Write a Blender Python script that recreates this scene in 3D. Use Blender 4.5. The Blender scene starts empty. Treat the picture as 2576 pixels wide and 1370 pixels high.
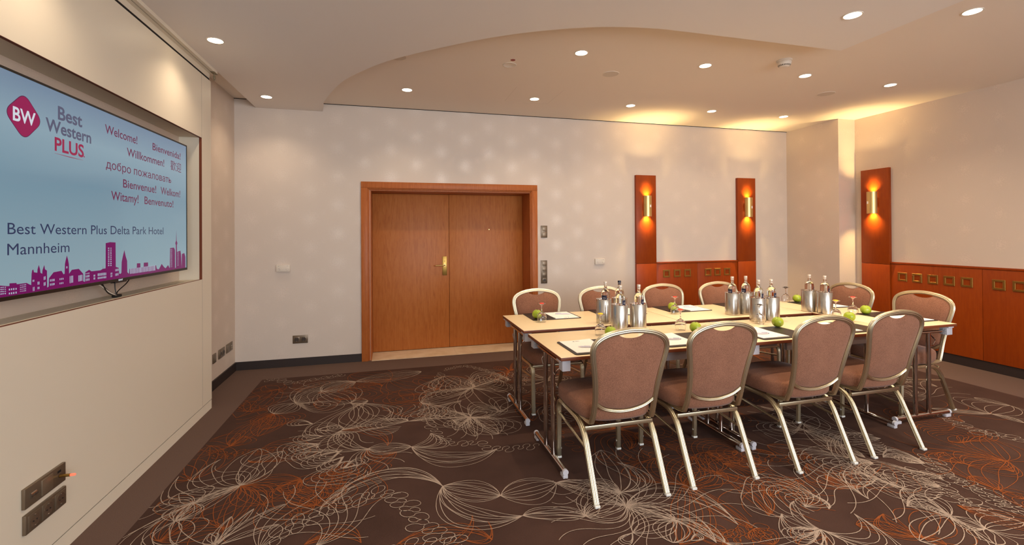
import bpy, bmesh, math, random
from mathutils import Vector, Matrix
random.seed(7)
C = bpy.context.scene.collection
PI = math.pi
S = bpy.context.scene

# ---------------------------------------------------------------- camera
F_PX, CX, CY, YAW, PITCH, ROLL, EYE = 1153.03, 1288.0, 581.6, 0.2576, 0.0049, -0.0066, 1.45
def _ray(r, d, u):
    cr, sr = math.cos(ROLL), math.sin(ROLL); r, u = r*cr-u*sr, r*sr+u*cr
    cp, sp = math.cos(PITCH), math.sin(PITCH); d, u = d*cp-u*sp, d*sp+u*cp
    c, s = math.cos(YAW), math.sin(YAW)
    return Vector((r*c+d*s, -r*s+d*c, u))
cam = bpy.data.objects.new('camera', bpy.data.cameras.new('camera')); C.objects.link(cam)
R_, F_, U_ = _ray(1, 0, 0), _ray(0, 1, 0), _ray(0, 0, 1)
cam.matrix_world = Matrix(((R_.x, U_.x, -F_.x, 0), (R_.y, U_.y, -F_.y, 0), (R_.z, U_.z, -F_.z, EYE), (0, 0, 0, 1)))
cam.data.sensor_width = 36; cam.data.lens = F_PX/2576*36
cam.data.shift_x = 0; cam.data.shift_y = (CY-685)/2576
cam.data.clip_start = 0.05
S.camera = cam
# ---------------------------------------------------------------- world (sky seen through the rear window), exposure
w = bpy.data.worlds.new('sky'); S.world = w; w.use_nodes = True
bg = w.node_tree.nodes['Background']; bg.inputs[0].default_value = (0.62, 0.78, 1.0, 1); bg.inputs[1].default_value = 1.0
DAY = bpy.data.lights.new('daylight', 'AREA'); DAY.shape = 'RECTANGLE'; DAY.size = 5.2; DAY.size_y = 1.7
DAY.energy = 185; DAY.color = (0.92, 0.96, 1.0)
dayo = bpy.data.objects.new('daylight', DAY); C.objects.link(dayo)
dayo.location = (2.4, -3.12, 1.75); dayo.rotation_euler = (PI/2, 0, 0)
S.view_settings.view_transform = 'Standard'; S.view_settings.look = 'None'
S.view_settings.exposure = 0.40; S.view_settings.gamma = 1; S.view_settings.use_curve_mapping = False
SPOT_W, CEIL_SPOT = 42.0, (1.0, 0.775, 0.545)
SCONCE_W = 29.0

# ---------------------------------------------------------------- helpers
def lin(c):
    f = lambda v: v/12.92 if v <= 0.04045 else ((v+0.055)/1.055)**2.4
    return tuple(f(v/255.0) for v in c[:3])+(1,)
class Mat:
    pass
M = {}
def mat(name, rgb, rough=0.6, metal=0.0, spec=0.5, **kw):
    m = bpy.data.materials.new(name); m.use_nodes = True
    b = m.node_tree.nodes['Principled BSDF']
    b.inputs['Base Color'].default_value = lin(rgb); b.inputs['Roughness'].default_value = rough
    b.inputs['Metallic'].default_value = metal; b.inputs['Specular IOR Level'].default_value = spec
    for k, v in kw.items(): b.inputs[k.replace('_', ' ')].default_value = v
    M[name] = m
    return m, m.node_tree, b
def node(nt, t, **kw):
    n = nt.nodes.new(t)
    for k, v in kw.items(): setattr(n, k, v)
    return n
def math_(nt, op, a, b=None, c=None):
    n = nt.nodes.new('ShaderNodeMath'); n.operation = op
    for i, v in enumerate((a, b, c)):
        if v is None: continue
        if isinstance(v, (int, float)): n.inputs[i].default_value = v
        else: nt.links.new(v, n.inputs[i])
    return n.outputs[0]
def objco(nt, scale=(1, 1, 1)):
    tc = nt.nodes.new('ShaderNodeTexCoord'); mp = nt.nodes.new('ShaderNodeMapping')
    mp.inputs['Scale'].default_value = scale; nt.links.new(tc.outputs['Object'], mp.inputs[0]); return mp.outputs[0]
def noise(nt, co, scale, detail=2, rough=0.5):
    n = nt.nodes.new('ShaderNodeTexNoise'); n.inputs['Scale'].default_value = scale
    n.inputs['Detail'].default_value = detail; n.inputs['Roughness'].default_value = rough
    nt.links.new(co, n.inputs['Vector']); return n.outputs['Fac']
def ramp(nt, fac, stops):
    r = nt.nodes.new('ShaderNodeValToRGB'); e = r.color_ramp.elements
    while len(e) < len(stops): e.new(0.5)
    for i, (p, c) in enumerate(stops): e[i].position = p; e[i].color = lin(c)
    nt.links.new(fac, r.inputs[0]); return r.outputs[0]
def bump(nt, b, h, strength=0.3, dist=0.002):
    n = nt.nodes.new('ShaderNodeBump'); n.inputs['Strength'].default_value = strength; n.inputs['Distance'].default_value = dist
    nt.links.new(h, n.inputs['Height']); nt.links.new(n.outputs[0], b.inputs['Normal'])

def link(name, me, m, parent=None):
    o = bpy.data.objects.new(name, me); C.objects.link(o)
    if m is not None:
        me.materials.clear(); me.materials.append(M[m])
    if parent is not None: o.parent = parent
    return o
def tag(o, label=None, cat=None, group=None, kind=None):
    if label: o['label'] = label
    if cat: o['category'] = cat
    if group: o['group'] = group
    if kind: o['kind'] = kind
    return o
def thing(name, label, cat, loc=(0, 0, 0), rz=0, group=None, kind=None):
    o = bpy.data.objects.new(name, None); C.objects.link(o); o.empty_display_size = 0.05
    o.location = loc; o.rotation_euler = (0, 0, rz)
    return tag(o, label, cat, group, kind)
def dup(root, loc=None, rz=None, label=None, group=None):
    def cp(o, par):
        c = o.copy(); C.objects.link(c)
        if par is not None:
            c.parent = par; c.matrix_parent_inverse = o.matrix_parent_inverse.copy()
        for ch in kids.get(o.name, []): cp(ch, c)
        return c
    kids = {}
    def walk(o):
        kids[o.name] = list(o.children)
        for ch in o.children: walk(ch)
    walk(root)
    r = cp(root, None)
    if loc is not None: r.location = loc
    if rz is not None: r.rotation_euler = (0, 0, rz)
    if label: r['label'] = label
    if group: r['group'] = group
    return r

class MB:
    def __init__(s): s.v = []; s.f = []
    def add(s, vs, fs):
        k = len(s.v); s.v += [tuple(v) for v in vs]; s.f += [tuple(i+k for i in f) for f in fs]; return s
    def box(s, x0, x1, y0, y1, z0, z1):
        return s.add([(x0,y0,z0),(x1,y0,z0),(x1,y1,z0),(x0,y1,z0),(x0,y0,z1),(x1,y0,z1),(x1,y1,z1),(x0,y1,z1)],
                     [(0,3,2,1),(4,5,6,7),(0,1,5,4),(1,2,6,5),(2,3,7,6),(3,0,4,7)])
    def lathe(s, prof, n=24, ctr=(0, 0, 0), axis='z'):
        vs, fs = [], []
        for (r, z) in prof:
            for i in range(n):
                a = 2*PI*i/n; x, y = r*math.cos(a), r*math.sin(a)
                p = {'z': (x, y, z), 'x': (z, x, y), 'y': (x, z, y)}[axis]
                vs.append((p[0]+ctr[0], p[1]+ctr[1], p[2]+ctr[2]))
        for j in range(len(prof)-1):
            for i in range(n):
                a, b = j*n+i, j*n+(i+1) % n
                fs.append((a, b, b+n, a+n))
        if prof[0][0] > 1e-6: fs.append(tuple(reversed(range(n))))
        if prof[-1][0] > 1e-6: fs.append(tuple((len(prof)-1)*n+i for i in range(n)))
        return s.add(vs, fs)
    def sweep(s, path, nrm, sec, closed=False, cap=True):
        path = [Vector(p) for p in path]; n = len(path); N = Vector(nrm).normalized(); k = len(sec); vs, fs = [], []
        for i, p in enumerate(path):
            if closed: t = path[(i+1) % n]-path[i-1]
            else: t = path[min(i+1, n-1)]-path[max(i-1, 0)]
            t.normalize(); m = t.cross(N); m = m.normalized() if m.length > 1e-6 else Vector((1, 0, 0)); b = m.cross(t)
            for (a, c) in sec: vs.append(p+m*a+b*c)
        for i in range(n if closed else n-1):
            j = (i+1) % n
            for q in range(k):
                r = (q+1) % k; fs.append((i*k+q, i*k+r, j*k+r, j*k+q))
        if not closed and cap: fs += [tuple(reversed(range(k))), tuple((n-1)*k+q for q in range(k))]
        return s.add(vs, fs)
    def mesh(s, name, smooth=35, weld=True):
        me = bpy.data.meshes.new(name); me.from_pydata(s.v, [], s.f)
        bm = bmesh.new(); bm.from_mesh(me)
        if weld: bmesh.ops.remove_doubles(bm, verts=bm.verts, dist=1e-6)
        bmesh.ops.recalc_face_normals(bm, faces=bm.faces); bm.to_mesh(me); bm.free()
        if smooth:
            me.polygons.foreach_set('use_smooth', [True]*len(me.polygons))
            me.set_sharp_from_angle(angle=math.radians(smooth))
        me.update(); return me
    def obj(s, name, m, parent=None, smooth=35): return link(name, s.mesh(name, smooth), m, parent)
def circ(r, n=12, r2=None): return [(r*math.cos(2*PI*i/n), (r2 or r)*math.sin(2*PI*i/n)) for i in range(n)]
def fluted(a, b, n=40, g=0.17, k=8):     # oval tube with k pressed grooves
    out = []
    for i in range(n):
        t = 2*PI*i/n; d = ((t*k/(2*PI))+.5) % 1-.5; q = 1-g*math.exp(-(d/.13)**2); e = .8
        x, y = math.cos(t), math.sin(t); out.append((a*math.copysign(abs(x)**e, x)*q, b*math.copysign(abs(y)**e, y)*q))
    return out
def cr(pts, k=6, closed=False):
    P = [Vector(p) for p in pts]; n = len(P); out = []
    for i in range(n if closed else n-1):
        if closed: a, b, c, d = P[i-1], P[i], P[(i+1) % n], P[(i+2) % n]
        else: a, b, c, d = P[max(i-1, 0)], P[i], P[i+1], P[min(i+2, n-1)]
        for j in range(k):
            t = j/k
            out.append(0.5*((2*b)+(c-a)*t+(2*a-5*b+4*c-d)*t*t+(3*b-a-3*c+d)*t**3))
    if not closed: out.append(P[-1])
    return out
def fillet(pts, rad, k=5):
    P = [Vector(p) for p in pts]; out = [P[0]]
    for i in range(1, len(P)-1):
        a, b, c = P[i-1], P[i], P[i+1]; u = (a-b); v = (c-b); r = min(rad[i] if isinstance(rad, (list, tuple)) else rad, u.length*.49, v.length*.49)
        p0 = b+u.normalized()*r; p2 = b+v.normalized()*r
        for j in range(k+1):
            t = j/k; out.append(p0*(1-t)**2+b*2*t*(1-t)+p2*t*t)
    out.append(P[-1]); return out
def bevbox(x0, x1, y0, y1, z0, z1, r=0.004, seg=2):
    bm = bmesh.new(); bmesh.ops.create_cube(bm, size=1)
    for v in bm.verts: v.co = Vector(((x0+x1)/2+v.co.x*(x1-x0), (y0+y1)/2+v.co.y*(y1-y0), (z0+z1)/2+v.co.z*(z1-z0)))
    bmesh.ops.bevel(bm, geom=list(bm.edges), offset=r, segments=seg, affect='EDGES', profile=0.5)
    bm.verts.index_update()
    vs = [v.co.copy() for v in bm.verts]; fs = [tuple(v.index for v in f.verts) for f in bm.faces]; bm.free()
    return vs, fs
def bbox(x0, x1, y0, y1, z0, z1, r=0.004, seg=2):
    m = MB(); m.add(*bevbox(x0, x1, y0, y1, z0, z1, r, seg)); return m
def prism(poly, z0, z1, mb=None):
    mb = mb or MB(); n = len(poly); vs = [(x, y, z0) for x, y in poly]+[(x, y, z1) for x, y in poly]
    return mb.add(vs, [tuple(reversed(range(n))), tuple(range(n, 2*n))]+[(i, (i+1) % n, (i+1) % n+n, i+n) for i in range(n)])
def struct(name, mb, m, parent=None, smooth=35):
    o = mb.obj(name, m, parent, smooth)
    if parent is None: o['kind'] = 'structure'
    return o
def spot(name, loc, rot, energy, size, blend, color, parent=None, rad=0.04):
    l = bpy.data.lights.new(name, 'SPOT'); l.energy = energy; l.spot_size = math.radians(size); l.spot_blend = blend; l.color = color; l.shadow_soft_size = rad
    o = bpy.data.objects.new(name, l); C.objects.link(o); o.location = loc; o.rotation_euler = rot
    if parent: o.parent = parent
    return o

# ---------------------------------------------------------------- materials
def wall_mat(name, rgb, axis):
    m, nt, b = mat(name, rgb, 0.62, spec=0.35)
    tc = nt.nodes.new('ShaderNodeTexCoord'); sp = nt.nodes.new('ShaderNodeSeparateXYZ'); nt.links.new(tc.outputs['Object'], sp.inputs[0])
    x, z = sp.outputs[axis], sp.outputs[2]
    def burst(x, z, A, Bz, r0, r1):
        s = math_(nt, 'ADD', math_(nt, 'MULTIPLY', x, 1/(2*A)), math_(nt, 'MULTIPLY', z, 1/(2*Bz)))
        t = math_(nt, 'SUBTRACT', math_(nt, 'MULTIPLY', x, 1/(2*A)), math_(nt, 'MULTIPLY', z, 1/(2*Bz)))
        ds = math_(nt, 'SUBTRACT', math_(nt, 'FRACT', math_(nt, 'ADD', s, 50.0)), 0.5); dt = math_(nt, 'SUBTRACT', math_(nt, 'FRACT', math_(nt, 'ADD', t, 50.0)), 0.5)
        dx = math_(nt, 'MULTIPLY', math_(nt, 'ADD', ds, dt), A); dz = math_(nt, 'MULTIPLY', math_(nt, 'SUBTRACT', ds, dt), Bz)
        d = math_(nt, 'SQRT', math_(nt, 'ADD', math_(nt, 'MULTIPLY', dx, dx), math_(nt, 'MULTIPLY', dz, dz)))
        mr = nt.nodes.new('ShaderNodeMapRange'); nt.links.new(d, mr.inputs[0])
        mr.inputs[1].default_value = r0; mr.inputs[2].default_value = r1; mr.inputs[3].default_value = 1; mr.inputs[4].default_value = 0
        return mr.outputs[0]
    b1 = burst(x, z, 0.293, 0.1625, 0.0, 0.155)
    b2 = burst(math_(nt, 'ADD', x, 0.15), math_(nt, 'ADD', z, 0.09), 0.1465, 0.1625, 0.0, 0.075)
    bb = math_(nt, 'MAXIMUM', b1, math_(nt, 'MULTIPLY', b2, 0.55))
    vo = nt.nodes.new('ShaderNodeTexVoronoi'); vo.inputs['Scale'].default_value = 95; vo.inputs['Randomness'].default_value = 0.5
    nt.links.new(tc.outputs['Object'], vo.inputs['Vector'])
    dot = math_(nt, 'LESS_THAN', vo.outputs['Distance'], math_(nt, 'MULTIPLY', bb, 0.62))
    mix = nt.nodes.new('ShaderNodeMix'); mix.data_type = 'RGBA'; nt.links.new(math_(nt, 'MULTIPLY', dot, 0.34), mix.inputs[0])
    mix.inputs[6].default_value = lin(rgb); mix.inputs[7].default_value = lin(tuple(min(255, c+20) for c in rgb))
    nt.links.new(mix.outputs[2], b.inputs['Base Color'])
    nt.links.new(math_(nt, 'SUBTRACT', 0.62, math_(nt, 'MULTIPLY', dot, 0.2)), b.inputs['Roughness'])
    nt.links.new(math_(nt, 'MULTIPLY', dot, 0.15), b.inputs['Metallic'])
    nz = noise(nt, tc.outputs['Object'], 160, 2); bump(nt, b, nz, 0.12, 0.002)
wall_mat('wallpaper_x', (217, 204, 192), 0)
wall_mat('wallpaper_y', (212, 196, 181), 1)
for nm, c in (('paint_ceiling', (238, 226, 212)), ('paint_soffit', (238, 232, 226))):
    m, nt, b = mat(nm, c, 0.85, spec=0.2); bump(nt, b, noise(nt, objco(nt), 120, 2), 0.06, 0.002)
m, nt, b = mat('cream_laminate', (236, 227, 208), 0.42, spec=0.4); bump(nt, b, noise(nt, objco(nt), 300, 1), 0.03, 0.001)
mat('panel_edge', (116, 56, 30), 0.5)
mat('niche_lining', (222, 212, 192), 0.6)
mat('shadow_gap', (24, 18, 14), 0.9)
m, nt, b = mat('baseboard_dark', (44, 33, 30), 0.55)
def wood(name, c1, c2, c3, rough, sc, axis=0):
    m, nt, b = mat(name, c2, rough, spec=0.28)
    co = objco(nt, (sc, sc, 1.0)); n1 = noise(nt, co, 9, 6, 0.6)
    co2 = objco(nt, (1.2*sc, 1.2*sc, 0.22)); wv = nt.nodes.new('ShaderNodeTexNoise'); wv.inputs['Scale'].default_value = 1.3; wv.inputs['Detail'].default_value = 3; wv.inputs['Distortion'].default_value = 0.6; nt.links.new(co2, wv.inputs['Vector'])
    rg = math_(nt, 'FRACT', math_(nt, 'MULTIPLY', wv.outputs['Fac'], 14.0))
    f = math_(nt, 'ADD', math_(nt, 'MULTIPLY', n1, 0.75), math_(nt, 'MULTIPLY', rg, 0.22))
    nt.links.new(ramp(nt, f, [(0.25, c1), (0.5, c2), (0.78, c3)]), b.inputs['Base Color'])
    return b
wood('cherry_door', (192, 120, 62), (184, 110, 52), (166, 94, 43), 0.42, 5)
wood('cherry_frame', (186, 108, 54), (176, 98, 45), (162, 87, 38), 0.42, 6)
wood('red_wood', (154, 66, 12), (147, 60, 9), (138, 54, 8), 0.38, 4)
m, nt, b = mat('carpet_field', (72, 50, 42), 0.95, spec=0.1)
co = objco(nt); n1 = noise(nt, co, 420, 3, .7); n2 = noise(nt, co, 3.5, 3)
nt.links.new(ramp(nt, math_(nt, 'ADD', math_(nt, 'MULTIPLY', n1, .7), math_(nt, 'MULTIPLY', n2, .3)), [(0.3, (54, 38, 33)), (0.7, (88, 65, 57))]), b.inputs['Base Color']); bump(nt, b, n1, .6, .003)
m, nt, b = mat('carpet_border', (106, 86, 78), 0.95, spec=0.1)
co = objco(nt); n1 = noise(nt, co, 420, 3, .7)
nt.links.new(ramp(nt, n1, [(0.3, (86, 68, 61)), (0.7, (120, 99, 90))]), b.inputs['Base Color']); bump(nt, b, n1, .6, .003)
for nm, c in (('yarn_white', (190, 170, 154)), ('yarn_orange', (158, 88, 48))):
    m, nt, b = mat(nm, c, 0.95, spec=0.1); n1 = noise(nt, objco(nt), 500, 2)
    d = tuple(int(v*.72) for v in c); nt.links.new(ramp(nt, n1, [(0.35, d), (0.65, c)]), b.inputs['Base Color'])
m, nt, b = mat('upholstery', (160, 112, 90), 0.9, spec=0.15)
n1 = noise(nt, objco(nt), 380, 2, .8); n2 = noise(nt, objco(nt), 7, 2)
nt.links.new(ramp(nt, math_(nt, 'ADD', math_(nt, 'MULTIPLY', n1, .85), math_(nt, 'MULTIPLY', n2, .15)), [(0.36, (102, 68, 52)), (0.64, (164, 114, 90))]), b.inputs['Base Color']); bump(nt, b, n1, .4, .002)
b.inputs['Sheen Weight'].default_value = 0.15
mat('champagne_metal', (214, 204, 176), 0.36, 1.0)
mat('chrome', (205, 196, 190), 0.10, 1.0)
mat('brass', (232, 204, 136), 0.38, 1.0)
mat('aged_metal', (140, 128, 104), 0.5, 0.7)
mat('bronze_brass', (176, 140, 74), 0.38, 1.0)
m, nt, b = mat('steel', (202, 198, 190), 0.25, 1.0)
m, nt, b = mat('laminate', (236, 208, 158), 0.36, spec=0.45)
n1 = noise(nt, objco(nt, (3, 14, 3)), 12, 3); nt.links.new(ramp(nt, n1, [(0.3, (243, 219, 175)), (0.7, (246, 225, 186))]), b.inputs['Base Color'])
mat('laminate_edge', (120, 62, 36), 0.45)
mat('grey_plastic', (196, 196, 204), 0.5)
mat('grey_rail', (150, 150, 158), 0.45, 0.3)
mat('clear_buffer', (222, 222, 216), 0.35)
mat('white_plastic', (226, 216, 202), 0.45)
mat('switch_bronze', (122, 106, 88), 0.38, 0.5)
mat('switch_bronze_light', (138, 121, 101), 0.38, 0.5)
mat('socket_dark', (66, 54, 44), 0.5)
mat('black_plastic', (18, 16, 15), 0.35)
mat('black_matte', (14, 12, 12), 0.7)
m, nt, b = mat('desk_mat', (38, 30, 29), 0.42, spec=0.4); bump(nt, b, noise(nt, objco(nt), 500, 2), .1, .001)
mat('paper', (252, 249, 244), 0.75)
mat('print_grey', (130, 126, 138), 0.8)
mat('pen_white', (224, 222, 236), 0.3)
mat('pen_blue', (112, 112, 168), 0.35)
m, nt, b = mat('apple', (160, 178, 40), 0.3, spec=0.5, Coat_Weight=0.3)
co = objco(nt); n1 = noise(nt, co, 18, 2); n2 = noise(nt, co, 260, 2)
nt.links.new(ramp(nt, math_(nt, 'ADD', math_(nt, 'MULTIPLY', n1, .75), math_(nt, 'MULTIPLY', n2, .25)), [(0.3, (142, 166, 30)), (0.55, (166, 186, 44)), (0.75, (192, 206, 80))]), b.inputs['Base Color'])
mat('apple_stem', (74, 54, 26), 0.8)
mat('marble', (226, 206, 176), 0.35); m = M['marble']; nt = m.node_tree; b = nt.nodes['Principled BSDF']
n1 = noise(nt, objco(nt), 6, 5, .6); nt.links.new(ramp(nt, n1, [(0.35, (216, 194, 160)), (0.6, (232, 214, 186))]), b.inputs['Base Color'])
mat('navy_label', (26, 32, 62), 0.5)
mat('navy_cap', (30, 32, 50), 0.4)
mat('white_cap', (214, 204, 190), 0.4, 0.2)
mat('red_dot', (238, 58, 40), 0.5); mat('yellow_dot', (255, 208, 20), 0.5); mat('dark_dot', (44, 36, 36), 0.5)
mat('red_glow', (235, 80, 60), 0.4); M['red_glow'].node_tree.nodes['Principled BSDF'].inputs['Emission Color'].default_value = (1, .12, .06, 1); M['red_glow'].node_tree.nodes['Principled BSDF'].inputs['Emission Strength'].default_value = 1.2
mat('red_ring', (150, 48, 30), 0.5)
mat('speaker_mesh', (216, 204, 188), 0.8); mat('dull_reflector', (128, 124, 120), 0.22, 1.0)
def glass(name, ior, tint=(1, 1, 1, 1), rough=0.0):
    m = bpy.data.materials.new(name); m.use_nodes = True; b = m.node_tree.nodes['Principled BSDF']
    b.inputs['Base Color'].default_value = tint; b.inputs['Roughness'].default_value = rough; b.inputs['Transmission Weight'].default_value = 1; b.inputs['IOR'].default_value = ior; M[name] = m
glass('goblet_glass', 1.45); glass('bottle_glass', 1.36, (0.97, 0.99, 0.97, 1))
def emit(name, col, st):
    m = bpy.data.materials.new(name); m.use_nodes = True; nt = m.node_tree; nt.nodes.clear()
    e = nt.nodes.new('ShaderNodeEmission'); e.inputs[0].default_value = col; e.inputs[1].default_value = st
    o = nt.nodes.new('ShaderNodeOutputMaterial'); nt.links.new(e.outputs[0], o.inputs[0]); M[name] = m; return m
emit('lamp_glow', (1.0, 0.80, 0.52, 1), 14.0)
emit('sconce_glow', (1.0, 0.62, 0.22, 1), 10.0)
def screen(name, rgb, st=1.0):
    m, nt, b = mat(name, (8, 8, 10), 0.12, spec=0.25)
    b.inputs['Emission Color'].default_value = lin(rgb); b.inputs['Emission Strength'].default_value = st; return m, nt, b
m, nt, b = screen('screen_blue', (136, 165, 180))
tc = nt.nodes.new('ShaderNodeTexCoord'); sp = nt.nodes.new('ShaderNodeSeparateXYZ'); nt.links.new(tc.outputs['Object'], sp.inputs[0])
f = math_(nt, 'MULTIPLY', math_(nt, 'SUBTRACT', sp.outputs[2], 1.2), 1/0.93)
nt.links.new(ramp(nt, f, [(0.0, (118, 140, 148)), (0.55, (98, 124, 138)), (0.78, (116, 138, 150)), (1.0, (96, 114, 134))]), b.inputs['Emission Color'])
screen('ink_navy', (46, 62, 96), .6); screen('ink_violet', (112, 40, 80), .6); screen('ink_grey', (90, 92, 118), .62); screen('ink_pink', (160, 26, 76), .62)
screen('ink_purple', (118, 12, 96), .6); screen('ink_white', (214, 220, 230), .68); screen('ink_window', (176, 192, 210), .65); screen('logo_pink', (158, 14, 84), .6); screen('logo_dark', (70, 24, 60))

# ================================================================ THE ROOM
XL, XW, XP, XR = -1.47, -1.63, 5.674, 5.954       # panelling front, left wall, corner pier, right wall
YB, YP, YPAN, YN, YF = 5.53, 4.714, 4.39, 4.194, -3.0
ZC, ZS = 2.928, 2.84
# floor
fl = struct('floor', MB().box(XW-.2, XR+.2, YF-.2, YB+.5, -0.12, -0.004), 'carpet_border', smooth=0)
FX0, FX1, FY1 = -1.26, 5.285, 5.10
struct('carpet_field', MB().box(FX0, FX1, YF, FY1, -0.02, 0.0), 'carpet_field', fl, 0)
for poly in ([(XW, YF), (FX0, YF), (FX0, FY1), (XW, YB)], [(XW, YB), (FX0, FY1), (FX1, FY1), (XR, YB)], [(FX1, YF), (XR, YF), (XR, YB), (FX1, FY1)]):
    g = .0006
    struct('carpet_border_strip', prism(poly, -0.02, 0.0), 'carpet_border', fl, 0)
# walls
DX0, DX1, DZ = -0.238, 1.71, 1.972     # door opening
WB = MB(); WB.box(XW-.15, DX0, YB, YB+.45, -.02, ZC+.1).box(DX1, XR+.2, YB, YB+.45, -.02, ZC+.1).box(DX0, DX1, YB, YB+.45, DZ, ZC+.1)
wb = struct('wall_back', WB, 'wallpaper_x', smooth=0)
struct('backing_wall', MB().box(DX0-.1, DX1+.1, YB+.452, YB+.55, -.1, ZC), 'shadow_gap', wb, 0)
wl = struct('wall_left', MB().box(XW-.15, XW, YF-.1, YB, -.02, ZC+.1), 'wallpaper_y', smooth=0)
wr = struct('wall_right', MB().box(XR, XR+.15, YF-.1, YB, -.02, ZC+.1), 'wallpaper_y', smooth=0)
struct('corner_pier', MB().box(XP, XR+.01, YP, YB, 0, ZC+.05), 'wallpaper_y', wr, 0)
wf = struct('wall_front', MB().box(XW-.15, -.2, YF-.3, YF, -.02, ZC+.1).box(5.0, XR+.15, YF-.3, YF, -.02, ZC+.1).box(-.2, 5.0, YF-.3, YF, -.02, .9).box(-.2, 5.0, YF-.3, YF, 2.6, ZC+.1), 'paint_soffit', smooth=0)
wn = struct('window_1', MB().box(-.2, 5.0, YF-.22, YF-.14, .9, .96).box(-.2, 5.0, YF-.22, YF-.14, 2.54, 2.6), 'white_plastic', smooth=0)
for i in range(5):
    x = -.2+i*1.285
    struct('window_mullion', bbox(x, x+.06, YF-.22, YF-.14, .96, 2.54, .004), 'white_plastic', wn)
for i in range(4):
    x = -.2+i*1.285+.06
    struct('window_pane', MB().box(x, x+1.225, YF-.184, YF-.178, .96, 2.54), 'goblet_glass', wn, 0)
# ceiling with the dropped, curved part
hx, hy, hq = 1.010, 3.880, .10
CM = MB().box(XW-.15, XR+.15, YF-.1, hy-hq, ZC, ZC+.12).box(XW-.15, XR+.15, hy+hq, YB+.1, ZC, ZC+.12).box(XW-.15, hx-hq, hy-hq, hy+hq, ZC, ZC+.12).box(hx+hq, XR+.15, hy-hq, hy+hq, ZC, ZC+.12)
vs = []
for i in range(32):     # round cut-out for the open lamp can
    a = 2*PI*i/32; c_, s_ = math.cos(a), math.sin(a); m_ = max(abs(c_), abs(s_))
    vs += [(hx+.054*c_, hy+.054*s_, ZC), (hx+hq*c_/m_, hy+hq*s_/m_, ZC), (hx+.054*c_, hy+.054*s_, ZC+.1195)]
CM.add(vs, [(3*i, 3*i+1, (3*i+4) % 96, (3*i+3) % 96) for i in range(32)]+[(3*i, (3*i+3) % 96, (3*i+5) % 96, 3*i+2) for i in range(32)])
ce = struct('ceiling', CM, 'paint_ceiling', smooth=0)
struct('slab_above', MB().box(hx-.2, hx+.2, hy-.2, hy+.2, ZC+.121, ZC+.14), 'shadow_gap', ce, 0)
curve = [(-.74, 5.53), (-.70, 5.30), (-.68, 5.16), (-.58, 4.83), (-.417, 4.401), (-.229, 4.084), (-.062, 3.851), (.105, 3.67), (.37, 3.43), (.655, 3.2), (.93, 3.024), (1.2, 2.894), (1.408, 2.822), (1.63, 2.777), (1.817, 2.757)]
cpts = [(p.x, p.y) for p in cr([(a, b, 0) for a, b in curve], 4)]
soff = [(-1.42, YF+.001), (-1.42, YB-.002)]+cpts[0:1]+cpts[1:]+[(3.352, 2.757), (3.352, YF+.001)]
soff[2] = (-.74, YB-.002)
struct('dropped_ceiling', prism(soff, ZS, ZC+.001), 'paint_soffit', ce, 20)
# perimeter joint (dark, at the back wall) and inspection hatch lines
struct('perimeter_joint', MB().box(XW, -1.42, YB-.012, YB-.0005, ZC-.004, ZC+.001).box(-.735, XP, YB-.012, YB-.0005, ZC-.004, ZC+.001), 'shadow_gap', ce, 0)
struct('hatch_joint', MB().box(1.230, 1.2325, 4.44, 4.95, ZC-.0006, ZC+.001).box(1.730, 1.7325, 4.44, 4.95, ZC-.0006, ZC+.001).box(1.23, 1.7325, 4.95, 4.952, ZC-.0006, ZC+.001), 'speaker_mesh', ce, 0)
# boxing over the panelling with the curtain track slot
struct('track_boxing', MB().box(XW, -1.452, YF, YPAN, 2.815, ZC+.001).box(-1.446, -1.42, YF, YPAN, 2.815, ZC+.001), 'cream_laminate', ce, 0)
struct('track_slot', MB().box(-1.453, -1.445, YF, YPAN-.03, 2.822, ZC), 'shadow_gap', ce, 0)
struct('boxing_fascia', MB().box(XW, -1.478, YF, YPAN-.002, 2.775, 2.8155), 'cream_laminate', ce, 0)
struct('boxing_joint', MB().box(XW, -1.480, YF, YPAN-.004, 2.752, 2.776), 'shadow_gap', ce, 0)
# media panelling on the left wall
mw = tag(bpy.data.objects.new('wall_left_panelling', None), kind='structure'); C.objects.link(mw); mw.location = (XW, 2.5, 0)
def mwp(name, mb, m, smooth=0):
    o = mb.obj(name, m, mw, smooth); o.location = (-XW, -2.5, 0); return o
T = .018
mwp('upper_panel', MB().box(XL-T, XL, YF, YN, 2.237, 2.752), 'cream_laminate')
mwp('lower_panel', MB().box(XL-T, XL, YF, YN, .0775, 1.099), 'cream_laminate')
mwp('end_panel', MB().box(XL-T, XL, YN+.004, YPAN, .0775, 2.752), 'cream_laminate')
mwp('end_return', MB().box(XW, XL-T, YPAN-T, YPAN, .0, 2.815), 'cream_laminate')
mwp('plinth_panel', MB().box(XL-.02, XL-.001, YF, YPAN-.001, 0, .072), 'cream_laminate')
mwp('panel_joint', MB().box(XL-.022, XL-.004, YF, YPAN-.002, .071, .079).box(XL-.022, XL-.0006, YN+.0005, YN+.0042, .08, 1.098).box(XL-.022, XL-.0006, YN+.0005, YN+.0042, 2.238, 2.75), 'shadow_gap')
mwp('panel_edge', MB().box(XL-T-.0005, XL-.0005, YF, YN+.0005, 2.2355, 2.2375).box(XL-T-.0005, XL-.0005, YN-.0006, YN+.0045, 1.0985, 2.2375).box(XL-T-.0005, XL-.0005, YF, YN, 1.0985, 1.1000), 'panel_edge')
mwp('niche_lining', MB().box(XW, XL-T, YF, YN, 2.238, 2.256).box(XW, XL-T, YF, YN, 1.079, 1.0975).box(XW, XL-T, YN+.001, YN+.019, 1.079, 2.25), 'niche_lining')
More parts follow.
